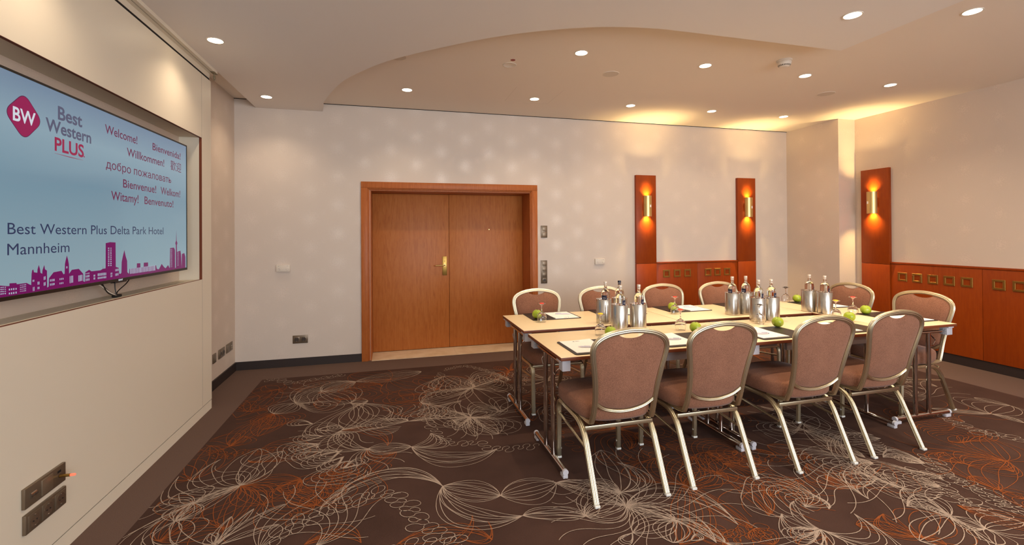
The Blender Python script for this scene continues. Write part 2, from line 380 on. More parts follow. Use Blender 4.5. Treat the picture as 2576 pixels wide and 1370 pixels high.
# baseboards
bl = struct('baseboard_left', MB().box(XW, XW+.014, YPAN, YB-.014, 0, .088), 'baseboard_dark', smooth=0)
struct('baseboard_back', MB().box(XW, -.334, YB-.014, YB, 0, .088).box(1.785, 3.160, YB-.014, YB, 0, .088).box(5.078, XP, YB-.014, YB, 0, .088).box(3.16, 5.078, YB-.012, YB, 0, .1), 'baseboard_dark', smooth=0)
struct('baseboard_right', MB().box(XR-.014, XR, YF, YP, 0, .104).box(XP-.014, XP, YP, YB-.014, 0, .088).box(XP-.014, XR-.014, YP-.014, YP, 0, .088), 'baseboard_dark', smooth=0)
# ---------------------------------------------------------------- double door
d1 = tag(bpy.data.objects.new('door_1', None), kind='structure'); C.objects.link(d1); d1.location = (.736, YB, 0)
def dp(name, mb, m, parent=d1, smooth=35):
    o = mb.obj(name, m, parent, smooth)
    o.location = (-.736, -YB, 0) if parent is d1 else (0, 0, 0); return o
def frame_ring(x0, x1, zt, wd, y0, y1, bev=.003):
    mb = MB(); mb.add(*bevbox(x0, x0+wd, y0, y1, 0, zt-wd, bev)); mb.add(*bevbox(x1-wd, x1, y0, y1, 0, zt-wd, bev)); mb.add(*bevbox(x0, x1, y0, y1, zt-wd, zt, bev)); return mb
dp('casing', frame_ring(-.333, 1.784, 2.058, .072, YB-.028, YB+.0), 'cherry_frame')
dp('inner_bead', frame_ring(-.262, 1.713, 1.987, .012, YB-.018, YB+.01), 'cherry_frame')
dp('inner_bead', frame_ring(-.252, 1.703, 1.977, .012, YB-.006, YB+.02), 'cherry_frame')
dp('jamb_lining', MB().box(-.240, -.224, YB+.002, YB+.40, 0, DZ).box(1.692, 1.708, YB+.002, YB+.40, 0, DZ).box(-.224, 1.692, YB+.002, YB+.40, DZ-.016, DZ-.002), 'cherry_frame', smooth=0)
dl = dp('door_leaf', bbox(-.223, .7135, YB+.35, YB+.395, .008, DZ-.018, .002), 'cherry_door')
dr = dp('door_leaf', bbox(.7175, 1.691, YB+.35, YB+.395, .008, DZ-.018, .002), 'cherry_door')
dp('leaf_rebate', MB().box(.70, .73, YB+.372, YB+.38, .01, DZ-.02), 'shadow_gap', smooth=0)
tag(dp('handle_plate', bbox(.628, .686, YB+.342, YB+.351, .926, 1.166, .002), 'bronze_brass', dl), 'brass door handle plate')
lv = MB(); lv.sweep(fillet([(.655, YB+.345, 1.055), (.655, YB+.285, 1.055), (.535, YB+.292, 1.052)], .02), (0, 0, 1), circ(.009, 10)); lv.lathe([(0, 0), (.017, 0), (.017, .01), (0, .01)], 16, (.655, YB+.335, 1.055), 'y')
dp('handle_lever', lv, 'brass', dl)
dp('lock_slot', MB().box(.650, .664, YB+.3405, YB+.343, 1.101, 1.107), 'black_matte', dl, 0)
ph = MB(); ph.lathe([(0, -.004), (.006, -.004), (.009, 0), (.009, .006), (0, .006)], 16, (1.237, YB+.346, 1.505), 'y'); dp('peephole', ph, 'brass', dr)
for k, (a, b) in enumerate([(-.224, .757), (.7585, 1.692)]):
    dp('sill_tile', MB().box(a, b, YB-.03, YB+.351, -.01, .004), 'marble', smooth=0)
# ---------------------------------------------------------------- cherry boards and dado panelling
def uprt(name, loc, rz, joint, h, wdt=.30):
    t = tag(bpy.data.objects.new(name, None), kind='structure'); C.objects.link(t); t.location = loc; t.rotation_euler = (0, 0, rz)
    mb = bbox(-wdt/2, wdt/2, -.04, 0, joint+.0015, h, .0015); mb.obj('upper_board', 'red_wood', t)
    bbox(-wdt/2, wdt/2, -.04, 0, .02, joint-.0015, .0015).obj('lower_board', 'red_wood', t); return t
uprt('trim_1', (3.312, YB-.0005, 0), 0, 1.036, 2.222)
uprt('trim_2', (4.925, YB-.0005, 0), 0, 1.036, 2.222, .304)
uprt('trim_3', (XR-.0005, 4.437, 0), -PI/2, 1.04, 2.235, .345)
def ring(mb, cx, z, y, o=.052, i=.031, t=.008):
    for a in ((-o, o, -o, -i), (-o, o, i, o), (-o, -i, -i, i), (i, o, -i, i)):
        mb.add(*bevbox(cx+a[0], cx+a[1], y-t, y, z+a[2], z+a[3], .0012, 1))
    return mb
def dado(name, loc, rz, panels, length, h, zr):
    t = tag(bpy.data.objects.new(name, None), kind='structure'); C.objects.link(t); t.location = loc; t.rotation_euler = (0, 0, rz)
    bbox(0, length, -.030, 0, h-.022, h, .0015).obj('cap_rail', 'red_wood', t)
    MB().box(0.001, length-.001, -.010, 0, .1, h-.0235).obj('panel_backing', 'shadow_gap', t, 0)
    for (a, b, sq) in panels:
        p = bbox(a+.0015, b-.0015, -.024, -.006, .102, h-.0245, .0012).obj('panel', 'red_wood', t)
        for s in sq:
            ring(MB(), s, zr, -.024).obj('brass_square', 'bronze_brass', p)
            MB().box(s-.031, s+.031, -.0246, -.0235, zr-.031, zr+.031).obj('square_inlay', 'red_wood', p, 0)
    return t
dado('trim_4', (3.465, YB-.0006, 0), 0, [(0, .645, [.156, .322, .486]), (.645, 1.307, [.815, .970, 1.128])], 1.307, 1.052, .893)
pn = []; y = 0
for k in range(8):
    pn.append((k*.902, (k+1)*.902, [k*.902+.135+.159*j for j in range(5)]))
dado('trim_5', (XR-.0006, 4.262, 0), -PI/2, pn, 8*.902, 1.073, .90)

# ---------------------------------------------------------------- carpet drawing (woven flat pattern)
def ribbon(mb, pts, wd, z):
    n = len(pts); vs = []
    for i, p in enumerate(pts):
        t = (pts[min(i+1, n-1)]-pts[max(i-1, 0)]); l = math.hypot(t.x, t.y) or 1
        q = wd*.5*random.uniform(.75, 1.2); nx, ny = -t.y/l*q, t.x/l*q
        vs += [(p.x+nx, p.y+ny, z), (p.x-nx, p.y-ny, z)]
    mb.add(vs, [(2*i, 2*i+1, 2*i+3, 2*i+2) for i in range(n-1)])
def inside(pts):
    seg = []; out = []
    for p in pts:
        if FX0 < p.x < FX1 and p.y < FY1: seg.append(p)
        else:
            if len(seg) > 2: out.append(seg)
            seg = []
    if len(seg) > 2: out.append(seg)
    return out
YM = [MB(), MB()]; YW = (.0037, .0036)
ZK = [0]
def draw(pts, c):
    ZK[0] += 1
    for s in inside(pts): ribbon(YM[c], s, YW[c], .0008+.0000009*ZK[0]+.0011*(1-c))
def bundle(ax, ay, bx, by, n, b0, b1, c):
    n += 1+(n > 5)
    A, Bp = Vector((ax, ay, 0)), Vector((bx, by, 0)); d = Bp-A; L = d.length; nm = Vector((-d.y, d.x, 0))
    for i in range(n):
        f = i/max(1, n-1); b = (b0+(b1-b0)*f)*1.35
        k1, k2 = random.uniform(.12, .3), random.uniform(.12, .3)
        P1 = A+d*k1+nm*b*random.uniform(.9, 1.15); P2 = Bp-d*k2+nm*b*random.uniform(.9, 1.15)
        m = max(12, int(L*36)); pts = []
        for j in range(m+1):
            t = j/m; p = A*(1-t)**3+P1*3*t*(1-t)**2+P2*3*t*t*(1-t)+Bp*t**3
            w_ = .006*math.sin(j*.55+i*2)*min(1, 4*t*(1-t)); pts.append(p+nm.normalized()*w_)
        draw(pts, c)
def chain(ps, n, r, c):
    n = int(n*1.45)
    path = cr([(x, y, 0) for x, y in ps], 10); cum = [0]
    for i in range(1, len(path)): cum.append(cum[-1]+(path[i]-path[i-1]).length)
    tot = cum[-1]; N = n*14; pts = []; k = 0
    for j in range(N+1):
        s = tot*j/N
        while k < len(cum)-2 and cum[k+1] < s: k += 1
        p = path[k].lerp(path[k+1], (s-cum[k])/max(1e-6, cum[k+1]-cum[k])); t = (path[k+1]-path[k]).normalized(); nm = Vector((-t.y, t.x, 0))
        a = 2*PI*j/14; kk = j//14; sg = 1 if kk % 2 else -1; q = r*(.85+.3*math.sin(kk*1.7)); pts.append(p+nm*sg*q*(1-math.cos(a))*.62-t*q*.60*math.sin(a)*(.6+.4*(1-math.cos(a))/2)+t*.25*sg*q*(1-math.cos(a)))
    draw(pts, c)
def petal(ax, ay, bx, by, n, c):
    A = Vector((ax, ay, 0)); d = Vector((bx, by, 0))-A; nm = Vector((-d.y, d.x, 0))
    for i in range(n):
        f = 1-.17*i; P0 = A+d*.03*i; pts = []
        for j in range(31):
            a = 2*PI*j/30; u = (1-math.cos(a))/2; v = math.sin(a)*.40*u**.7
            pts.append(P0+d*(u*f)+nm*v*f*1.0)
        draw(pts, c)
BUN=[(0.278,2.661,0.577,2.477,8,-0.28,0.3,0),(0.577,2.477,0.921,2.521,6,-0.4,0.35,0),(0.278,2.661,0.645,2.272,6,-0.12,-0.42,0),(-0.374,2.607,0.278,2.661,5,0.28,0.46,0),(-0.317,2.641,0.278,2.661,3,0.3,0.5,0),(0.645,2.272,0.955,2.183,6,-0.1,0.25,0),(0.921,2.521,1.196,2.209,7,-0.1,0.3,0),(0.921,2.521,1.227,2.331,5,-0.1,0.18,0),(1.227,2.331,1.196,2.209,4,-0.3,0.6,0),(0.955,2.183,1.227,2.331,6,-0.25,0.45,0),(0.955,2.183,1.196,2.209,6,-0.4,0.4,0),(0.125,3.207,-0.159,3.258,6,-0.25,0.28,0),(-0.159,3.258,-0.369,3.615,6,0.05,0.5,0),(-0.369,3.615,-0.348,4.177,8,-0.1,-0.75,0),(-0.348,4.177,-0.203,4.193,5,-0.5,0.6,0),(-0.348,4.177,-0.629,4.557,7,-0.5,0.4,0),(-0.629,4.557,-0.346,4.775,7,-0.3,0.5,0),(-0.346,4.775,0.3,4.932,7,-0.25,0.2,0),(-0.927,4.095,-0.805,4.306,7,-0.5,0.6,0),(-0.805,4.306,-0.346,4.775,8,-0.1,0.5,0),(0.116,3.65,0.242,4.01,7,-0.9,-0.2,0),(0.116,3.65,-0.203,4.193,6,0.2,1,0),(0.125,3.207,0.27,3.387,6,-0.9,-0.1,0),(0.598,3.601,0.453,3.595,6,0.2,1.2,0),(0.598,3.601,0.582,3.971,6,0.1,1.1,0),(0.598,3.601,0.862,3.641,7,-0.2,1,0),(0.598,3.601,0.45,3.391,4,-0.3,0.3,0),(0.598,3.601,0.743,3.242,6,-0.3,0.4,0),(0.598,3.601,0.575,3.249,4,-0.2,0.2,0),(0.728,4.268,0.518,4.706,7,-0.2,0.9,0),(0.728,4.268,1.025,4.458,7,-0.8,0.3,0),(0.728,4.268,0.242,4.01,7,-0.4,0.3,0),(0.728,4.268,0.862,3.641,5,-0.4,0.4,0),(0.862,3.641,1.124,3.817,5,-0.4,0.8,0),(0.125,3.207,0.682,3.024,6,-0.42,-0.12,0),(-0.853,2.977,-1.047,2.85,6,-0.12,0.15,0),(-1.047,2.85,-1.067,2.696,6,-0.6,0.6,0),(-1.047,2.85,-1.158,2.98,5,-0.8,0.8,0),(-0.853,2.977,-1.067,2.696,5,-0.25,0.1,0),(-1.047,2.85,-0.796,2.442,6,-0.9,-0.2,0),(-1.067,2.696,-0.992,2.494,5,-0.6,0.6,0),(-0.809,2.444,-0.558,2.708,3,0,0.12,0),(-0.795,2.44,-0.711,2.707,3,-0.05,0.1,0),(-0.781,2.436,-0.55,2.529,3,-0.05,0.12,0),(-0.816,2.446,-0.861,2.54,3,-0.3,0.3,0),(-0.809,2.444,-0.804,2.664,3,-0.1,0.15,0),(-0.853,2.977,-0.874,3.457,3,-0.3,0.3,0),(-0.853,2.977,-1.075,3.359,3,0.2,0.5,0),(-0.853,2.977,-0.714,3.378,4,-0.15,0.3,0),(-0.853,2.977,-1.244,3.19,2,0.3,0.5,0),(1.227,2.331,1.345,2.818,4,0.25,-0.2,0),(1.227,2.331,1.372,2.641,5,-0.6,-0.2,0),(1.196,2.209,1.654,1.92,5,0.25,0.55,0),(1.196,2.209,1.46,1.835,5,0.1,0.35,0),(1.19,2.21,1.378,2.034,6,-0.15,0.3,0),(1.378,2.034,1.121,2.002,6,-0.5,0.3,0),(1.378,2.034,1.264,1.889,6,-0.5,0.5,0),(1.378,2.034,1.5,1.824,5,-0.05,0.3,0),(2.011,1.786,1.5,1.824,6,0.05,0.5,0),(2.011,1.786,1.933,1.935,5,0.1,1,0),(2.011,1.786,2.29,1.837,5,-0.3,-1,0),(2.011,1.786,1.912,1.7,5,-0.8,0.8,0),(2.011,1.786,2.09,2.008,3,0.1,0.3,0),(2.781,1.945,2.49,1.915,7,-0.2,-1.1,0),(2.781,1.945,2.834,2.092,4,-0.3,0.3,0),(2.781,1.945,2.731,1.692,8,-0.4,0.4,0),(2.731,1.692,2.616,1.812,7,-0.1,-1,0),(2.731,1.692,2.783,1.575,7,-0.5,0.4,0),(3.204,2.112,3.039,2.242,8,-0.1,-0.8,0),(3.204,2.112,3.13,2.428,7,-0.2,0.25,0),(2.781,1.945,3.147,2.571,7,0.1,0.3,0),(2.783,1.575,3.024,1.559,6,-0.4,0.6,0),(2.783,1.575,2.691,1.486,5,-0.6,0.6,0),(2.731,1.692,2.381,1.596,6,-0.2,0.6,0),(2.908,2.701,2.921,2.865,5,0.2,1.2,0),(2.908,2.701,3.194,2.86,5,-0.4,0.8,0),(2.908,2.701,2.929,2.273,6,-0.1,0.15,0),(2.908,2.701,2.797,2.412,2,-0.1,0.15,0),(4.576,2.546,4.938,2.622,7,-0.7,0.8,0),(4.576,2.546,4.247,2.756,7,-0.1,0.12,0),(4.576,2.546,4.594,2.361,6,-0.1,0.3,0),(4.938,2.622,4.882,2.834,4,-0.2,0.2,0),(-1.152,3.129,-1.377,3.381,4,-0.4,0.4,1),(-1.152,3.129,-1.218,3.6,6,-0.4,0.4,1),(-1.079,3.55,-1.278,3.666,6,-1,1,1),(-1.079,3.55,-0.933,4.096,7,-0.15,0.2,1),(-1.079,3.55,-1.025,3.696,5,-0.8,0.4,1),(-0.927,4.095,-0.938,3.672,5,-0.2,0.3,1),(-1.032,4.737,-1.181,4.893,4,-0.5,0.8,1),(-1.032,4.737,-0.816,4.61,4,-0.3,0.3,1),(-1.032,4.737,-1.118,4.199,6,-0.6,0.2,1),(-1.199,4.09,-1.427,4.539,5,-0.9,0.6,1),(-1.138,4.457,-1.372,4.768,5,-0.8,0.8,1),(-0.853,2.977,-0.513,2.935,8,-0.25,0.3,1),(-0.513,2.935,-0.365,2.842,5,-0.5,0.8,1),(-0.513,2.935,-0.643,2.886,5,-0.3,0.9,1),(-0.853,2.977,-0.807,2.562,6,-0.3,0.3,1),(-0.853,2.977,-0.671,2.739,5,-0.3,0.3,1),(-1.228,2.907,-1.049,2.857,4,-0.5,0.4,1),(-1.074,2.541,-1.047,2.85,6,-0.3,0.3,1),(-1.074,2.541,-0.807,2.562,5,-0.2,0.4,1),(-0.556,2.813,-0.389,2.661,6,-0.4,0.6,1),(-0.671,2.739,-0.406,2.623,5,-0.4,0.5,1),(-0.402,2.332,-0.144,2.275,4,0.2,0.5,1),(-0.402,2.332,-0.214,2.363,5,-0.05,0.15,1),(-0.159,3.258,0.027,3.161,5,-0.9,-0.2,1),(0.027,3.161,-0.162,2.855,4,-0.3,0.1,1),(-0.288,3.099,-0.301,2.792,4,-0.3,0.3,1),(-0.369,3.615,-0.033,3.27,4,0.1,0.35,1),(-0.657,4.522,-0.015,4.755,7,-0.15,0.2,1),(-0.015,4.755,-0.417,5.027,5,-0.5,0.4,1),(-0.015,4.755,0.402,4.307,6,-0.5,0.5,1),(0.082,3.762,0.243,4.029,6,-0.9,0.9,1),(0.083,4.398,0.168,4.088,5,-0.9,0.9,1),(-0.654,4.245,-0.431,4.257,6,-0.8,0.8,1),(0.639,4.671,0.443,4.296,6,-0.9,0.7,1),(0.024,2.229,0.396,2.347,2,-0.25,-0.4,1),(0.463,2.276,0.309,2.185,2,0.5,0.6,1),(0.017,2.217,0.456,2.133,4,0.15,0.3,1),(1.617,2.305,1.656,2.627,7,0.1,0.9,1),(1.617,2.305,1.881,2.564,7,-0.5,0.5,1),(1.617,2.305,1.893,2.374,6,-0.4,0.4,1),(1.893,2.374,1.859,1.94,7,0,0.35,1),(1.893,2.374,1.996,2.608,5,-0.4,0.4,1),(1.617,2.305,1.29,1.87,6,-0.1,0.3,1),(1.617,2.305,1.702,1.878,6,-0.15,0.15,1),(2,2.086,2.053,2.276,4,-0.5,0.1,1),(2,2.086,2.285,2.181,4,-0.4,0.3,1),(2.575,2.021,2.512,2.316,8,0.1,0.7,1),(2.575,2.021,2.503,2.184,6,0.1,0.6,1),(2.575,2.021,2.957,2.193,3,-0.5,0.2,1),(3.44,2.047,3.5,2.19,6,0.1,1.1,1),(3.44,2.047,3.73,2.002,7,-0.6,0.5,1),(3.73,2.002,4.011,2.284,6,-0.4,0.5,1),(4.011,2.284,4.033,2.354,4,-0.8,0.8,1),(3.274,1.79,3.305,1.94,6,-0.5,0.5,1),(3.274,1.79,3.73,2.002,6,-0.1,0.8,1),(3.274,1.79,3.29,1.695,5,-0.3,0.4,1),(2.426,1.61,2.433,1.798,6,0,0.8,1),(2.426,1.61,2.7,1.724,5,-0.5,0.5,1),(2.426,1.61,2.214,1.767,6,-0.3,0.2,1),(2.426,1.61,2.475,1.546,5,-0.4,0.4,1),(1.711,1.755,1.711,1.876,6,-0.6,0.6,1),(1.816,1.726,1.993,1.742,5,-0.5,0.5,1),(1.509,1.81,1.412,1.987,6,-0.3,0.3,1),(1.688,2.979,1.89,2.691,6,-0.3,0.5,1),(1.804,2.77,2.203,2.551,6,-0.3,0.3,1),(1.996,2.608,2.24,2.392,6,-0.3,0.3,1),(2.467,2.585,2.595,2.366,6,-0.4,0.4,1)]
CHA=[([(-0.562,2.401),(-0.526,2.449),(-0.472,2.495),(-0.424,2.546),(-0.351,2.552),(-0.304,2.594),(-0.262,2.641),(-0.175,2.647),(-0.095,2.686),(-0.028,2.668),(0.037,2.566),(0.098,2.47),(0.124,2.356),(0.165,2.295),(0.219,2.233),(0.271,2.172),(0.309,2.137)],30,0.05,0),([(0.498,4.819),(0.386,4.447),(0.306,4.167),(0.247,3.883),(0.267,3.647),(0.296,3.434),(0.353,3.235),(0.461,3.156),(0.568,3.151),(0.642,3.035),(0.752,3.004),(0.868,2.995),(0.966,2.991)],46,0.035,0),([(0.541,4.919),(0.77,5.001),(0.937,4.805),(1.078,4.545),(1.102,4.386)],26,0.03,0),([(-1.219,5.049),(-1.126,5.073),(-0.95,4.899),(-0.816,4.934),(-0.678,4.97),(-0.479,5.045)],22,0.04,0),([(4.16,2.589),(4.094,2.433),(4.083,2.34),(4.157,2.289),(4.198,2.159)],16,0.05,0),([(3.316,2.165),(3.175,1.997),(3.16,1.898),(3.19,1.832),(3.126,1.74),(3.135,1.669),(3.101,1.598)],26,0.05,0),([(3.077,2.068),(3.009,1.92),(2.939,1.791),(2.98,1.712),(2.963,1.621)],18,0.055,0),([(-1.172,3.517),(-1.07,3.4),(-0.989,3.432),(-0.872,3.411),(-0.777,3.407)],20,0.035,1),([(-0.319,3.047),(-0.326,2.866),(-0.38,2.765),(-0.448,2.692),(-0.478,2.601),(-0.528,2.561)],20,0.045,1),([(-1.288,4.316),(-1.22,4.405),(-1.068,4.185),(-1.021,4.276)],14,0.05,1),([(1.785,2.542),(2.037,2.521),(2.115,2.45),(2.317,2.443),(2.464,2.377),(2.618,2.359)],26,0.05,1),([(2.22,2.22),(2.214,2.101),(2.161,2.006),(2.177,1.933)],12,0.06,1),([(1.499,1.963),(1.511,1.875),(1.585,1.841),(1.7,1.864),(1.744,1.811)],16,0.05,1),([(2.602,2.245),(2.548,2.129),(2.709,2.17)],8,0.05,1),([(-0.182,3.219),(-0.012,2.962)],3,0.03,1),([(1.137,4.519),(1.225,4.573),(1.262,4.444),(1.182,4.246),(1.093,4.168)],9,0.04,0),([(0.92,2.369),(0.969,2.321),(0.981,2.242)],1,0.02,0)]
PET=[(-0.478,3.418,-0.681,3.404,5,0),(-0.475,3.543,-0.68,3.548,4,0),(-0.451,3.294,-0.634,3.257,4,0),(-0.324,3.281,-0.543,3.11,5,0),(-0.305,3.187,-0.432,3.021,5,0),(-0.299,3.022,-0.158,3.125,5,0),(-0.805,4.306,-0.412,4.069,6,0),(-0.585,3.796,-0.775,3.879,4,0),(-0.556,3.673,-0.373,3.678,4,0),(1.121,2.002,1.03,1.941,3,0),(1.354,1.878,1.428,1.897,3,0),(-0.528,2.974,-0.637,2.789,3,1),(2.731,1.692,2.716,1.785,5,0),(3.204,2.112,3.106,2.224,5,0),(2.011,1.786,1.798,1.769,4,0),(0.598,3.601,0.337,3.755,5,0),(0.598,3.601,0.39,3.464,4,0),(0.598,3.601,0.9,3.265,4,0),(0.728,4.268,0.386,4.144,5,0),(0.728,4.268,1.048,4.773,4,0)]
def spray(x, y, a0, spread, n, L, curl, c):      # open ended fan of S-curved lines
    for i in range(n):
        f = i/max(1, n-1)-.5; a = a0+spread*f; l = L*(.75+.4*math.cos(f*2)*random.uniform(.8, 1.1)); p = Vector((x, y, 0)); pts = [p.copy()]; m = 26
        for j in range(m):
            u = j/m; a += curl*(1 if i % 2 or curl > 0 else 1)*math.sin(u*PI*1.7)*.16+f*.05; p = p+Vector((math.cos(a), math.sin(a), 0))*l/m; pts.append(p.copy())
        draw(pts, c)
def shell(x, y, a0, n, r0, r1, c):               # nested open arcs sharing one hub
    for i in range(n):
        r = r0+(r1-r0)*i/max(1, n-1); cx_, cy_ = x+r*math.cos(a0), y+r*math.sin(a0)*.85; pts = []
        for j in range(27):
            a = a0+PI+(j/26)*2*PI*.80; k = .9+.15*math.sin(j*.5+i*.4); pts.append(Vector((cx_+r*k*math.cos(a), cy_+r*k*math.sin(a)*.85, 0)))
        pts[0] = Vector((x, y, 0)); draw(pts, c)
def flower(x, y, c, rr):
    a0 = random.uniform(0, 2*PI); ends = []
    for k in range(random.randint(3, 5)):
        a = a0+k*2*PI/4.5+random.uniform(-.3, .3); L = rr*random.uniform(.5, 1.1); ex, ey = x+L*math.cos(a), y+L*math.sin(a); ends.append((ex, ey))
        b = random.uniform(.2, .9)*random.choice((-1, 1))
        if random.random() < .6: bundle(x, y, ex, ey, random.randint(5, 8), b*random.uniform(-.4, .2), b, c)
        else: petal(x, y, ex, ey, random.randint(3, 5), c)
    if random.random() < .6:
        q = [(x+rr*.9*math.cos(a0+t), y+rr*.9*math.sin(a0+t)) for t in (0, .5, 1, 1.5, 2.0)]; chain(q, 14, .035, c)
for b_ in BUN: bundle(*b_)
for c_ in CHA: chain(*c_)
for p_ in PET: petal(*p_)
random.seed(5)
for q in [(-.853, 2.977, .9, 1.6, 6, .42, 1.2, 0), (-.853, 2.977, -.5, 1.2, 7, .55, -1, 1), (-1.05, 2.85, 2.6, 1.4, 5, .25, 1, 0), (-.6, 2.35, 1.4, 1.2, 7, .55, -.6, 0), (-.35, 2.3, .8, .9, 6, .6, .8, 0),
          (1.23, 2.33, 1.7, .7, 6, .48, 1.4, 0), (1.2, 2.21, -.3, 1.3, 9, .7, .8, 0), (1.2, 2.21, -1.6, 1.0, 7, .5, -1, 0), (.12, 3.65, 2.6, 1.6, 7, .4, -1.3, 0), (.6, 3.6, -1.5, 1.8, 10, .4, .6, 0), (.73, 4.27, 1.6, 2.2, 10, .42, -.9, 0),
          (-.63, 4.56, 2.4, 1.6, 7, .4, 1, 0), (-.93, 4.1, 3.5, 1.5, 7, .3, 1, 1), (-.37, 3.6, -1.2, 1.9, 9, .4, -1, 0), (-.16, 3.26, -1.9, 1.4, 7, .35, .8, 0), (1.65, 2.3, .6, 1.4, 8, .5, 1, 1), (2.0, 2.45, -.7, 1.2, 8, .6, -1, 1),
          (2.1, 1.95, .4, 1.6, 8, .5, 1, 0), (2.9, 2.2, 2.6, 1.4, 9, .7, .6, 0), (3.3, 2.45, 2.7, 1.2, 9, .8, -.5, 0), (3.0, 1.9, 2.2, 1.6, 9, .6, .7, 0), (3.6, 1.9, 1.2, 1.5, 8, .6, 1, 1), (4.2, 2.5, 1.9, 1.6, 8, .5, -1, 1), (4.4, 3.0, .2, 1.2, 7, .6, .6, 0)]: spray(*q)
for q in [(-.9, 3.3, .4, 7, .06, .22, 1), (-.55, 2.75, .2, 7, .08, .28, 1), (-.2, 2.9, 3.4, 6, .06, .2, 1), (-.95, 3.8, 1.2, 7, .05, .2, 1), (-.5, 4.35, .3, 7, .06, .25, 1), (-.1, 4.55, 2.8, 7, .06, .22, 1), (-.9, 4.7, .8, 6, .05, .18, 1), (.3, 4.2, 3.6, 6, .05, .2, 1),
          (.12, 3.65, 3.3, 6, .1, .2, 0), (.6, 3.6, 2.9, 6, .06, .2, 0), (.6, 3.6, .6, 5, .08, .17, 0), (.73, 4.27, 2.4, 6, .07, .22, 0), (-.37, 3.6, 2.6, 5, .06, .16, 0), (-.35, 3.25, 3.3, 6, .05, .17, 0), (-.25, 3.1, -2.0, 6, .05, .18, 0), (-.5, 3.35, 2.9, 5, .04, .14, 0),
          (1.75, 2.7, 2.6, 8, .08, .3, 1), (2.4, 2.45, 2.9, 9, .08, .3, 1), (2.9, 2.2, 3.0, 9, .08, .28, 0), (3.1, 1.95, 2.8, 8, .08, .26, 0), (3.7, 2.3, .5, 8, .08, .25, 1), (4.2, 2.6, 3.0, 8, .06, .25, 1), (3.3, 2.5, 3.3, 8, .06, .22, 0), (2.2, 1.9, 2.2, 7, .08, .25, 0), (4.7, 3.1, 2.9, 7, .1, .3, 0), (1.1, 4.4, 2.5, 7, .06, .22, 0), (1.6, 4.5, 0, 7, .06, .22, 1), (1.5, 3.4, 2.8, 7, .06, .22, 0)]: shell(*q)
random.seed(11)
for (x, y, c, r) in [(1.6, 3.1, 1, .5), (1.9, 3.7, 0, .5), (2.6, 3.3, 1, .5), (1.5, 4.3, 0, .45), (1.9, 4.8, 1, .4), (2.7, 4.2, 0, .5), (3.2, 3.7, 1, .5), (3.4, 4.6, 0, .45), (2.7, 4.8, 1, .4), (4.1, 4.5, 1, .5), (4.6, 4.0, 0, .4), (4.9, 4.7, 1, .4), (3.7, 3.3, 0, .5), (1.2, 4.7, 1, .4), (4.7, 3.3, 0, .4), (1.3, 3.7, 1, .4), (3.0, 2.8, 0, .4), (4.2, 1.2, 0, .6), (2.4, .9, 1, .6), (.6, .9, 0, .6), (-.6, 1.0, 1, .6), (3.3, .3, 1, .6), (1.5, 0, 0, .6), (0, -.4, 1, .6), (4.6, 0, 0, .6), (2.5, -1, 0, .6), (.8, -1.6, 1, .6), (4, -1.6, 1, .6), (-.7, -1.8, 0, .6), (.1, 1.75, 0, .5), (-.5, 1.7, 1, .5), (3.2, 1.5, 1, .5)]:
    flower(x, y, c, r)
for c, nm in ((0, 'white_line_pattern'), (1, 'orange_line_pattern')):
    o = YM[c].obj(nm, ('yarn_white', 'yarn_orange')[c], fl, 0); o['kind'] = 'stuff'

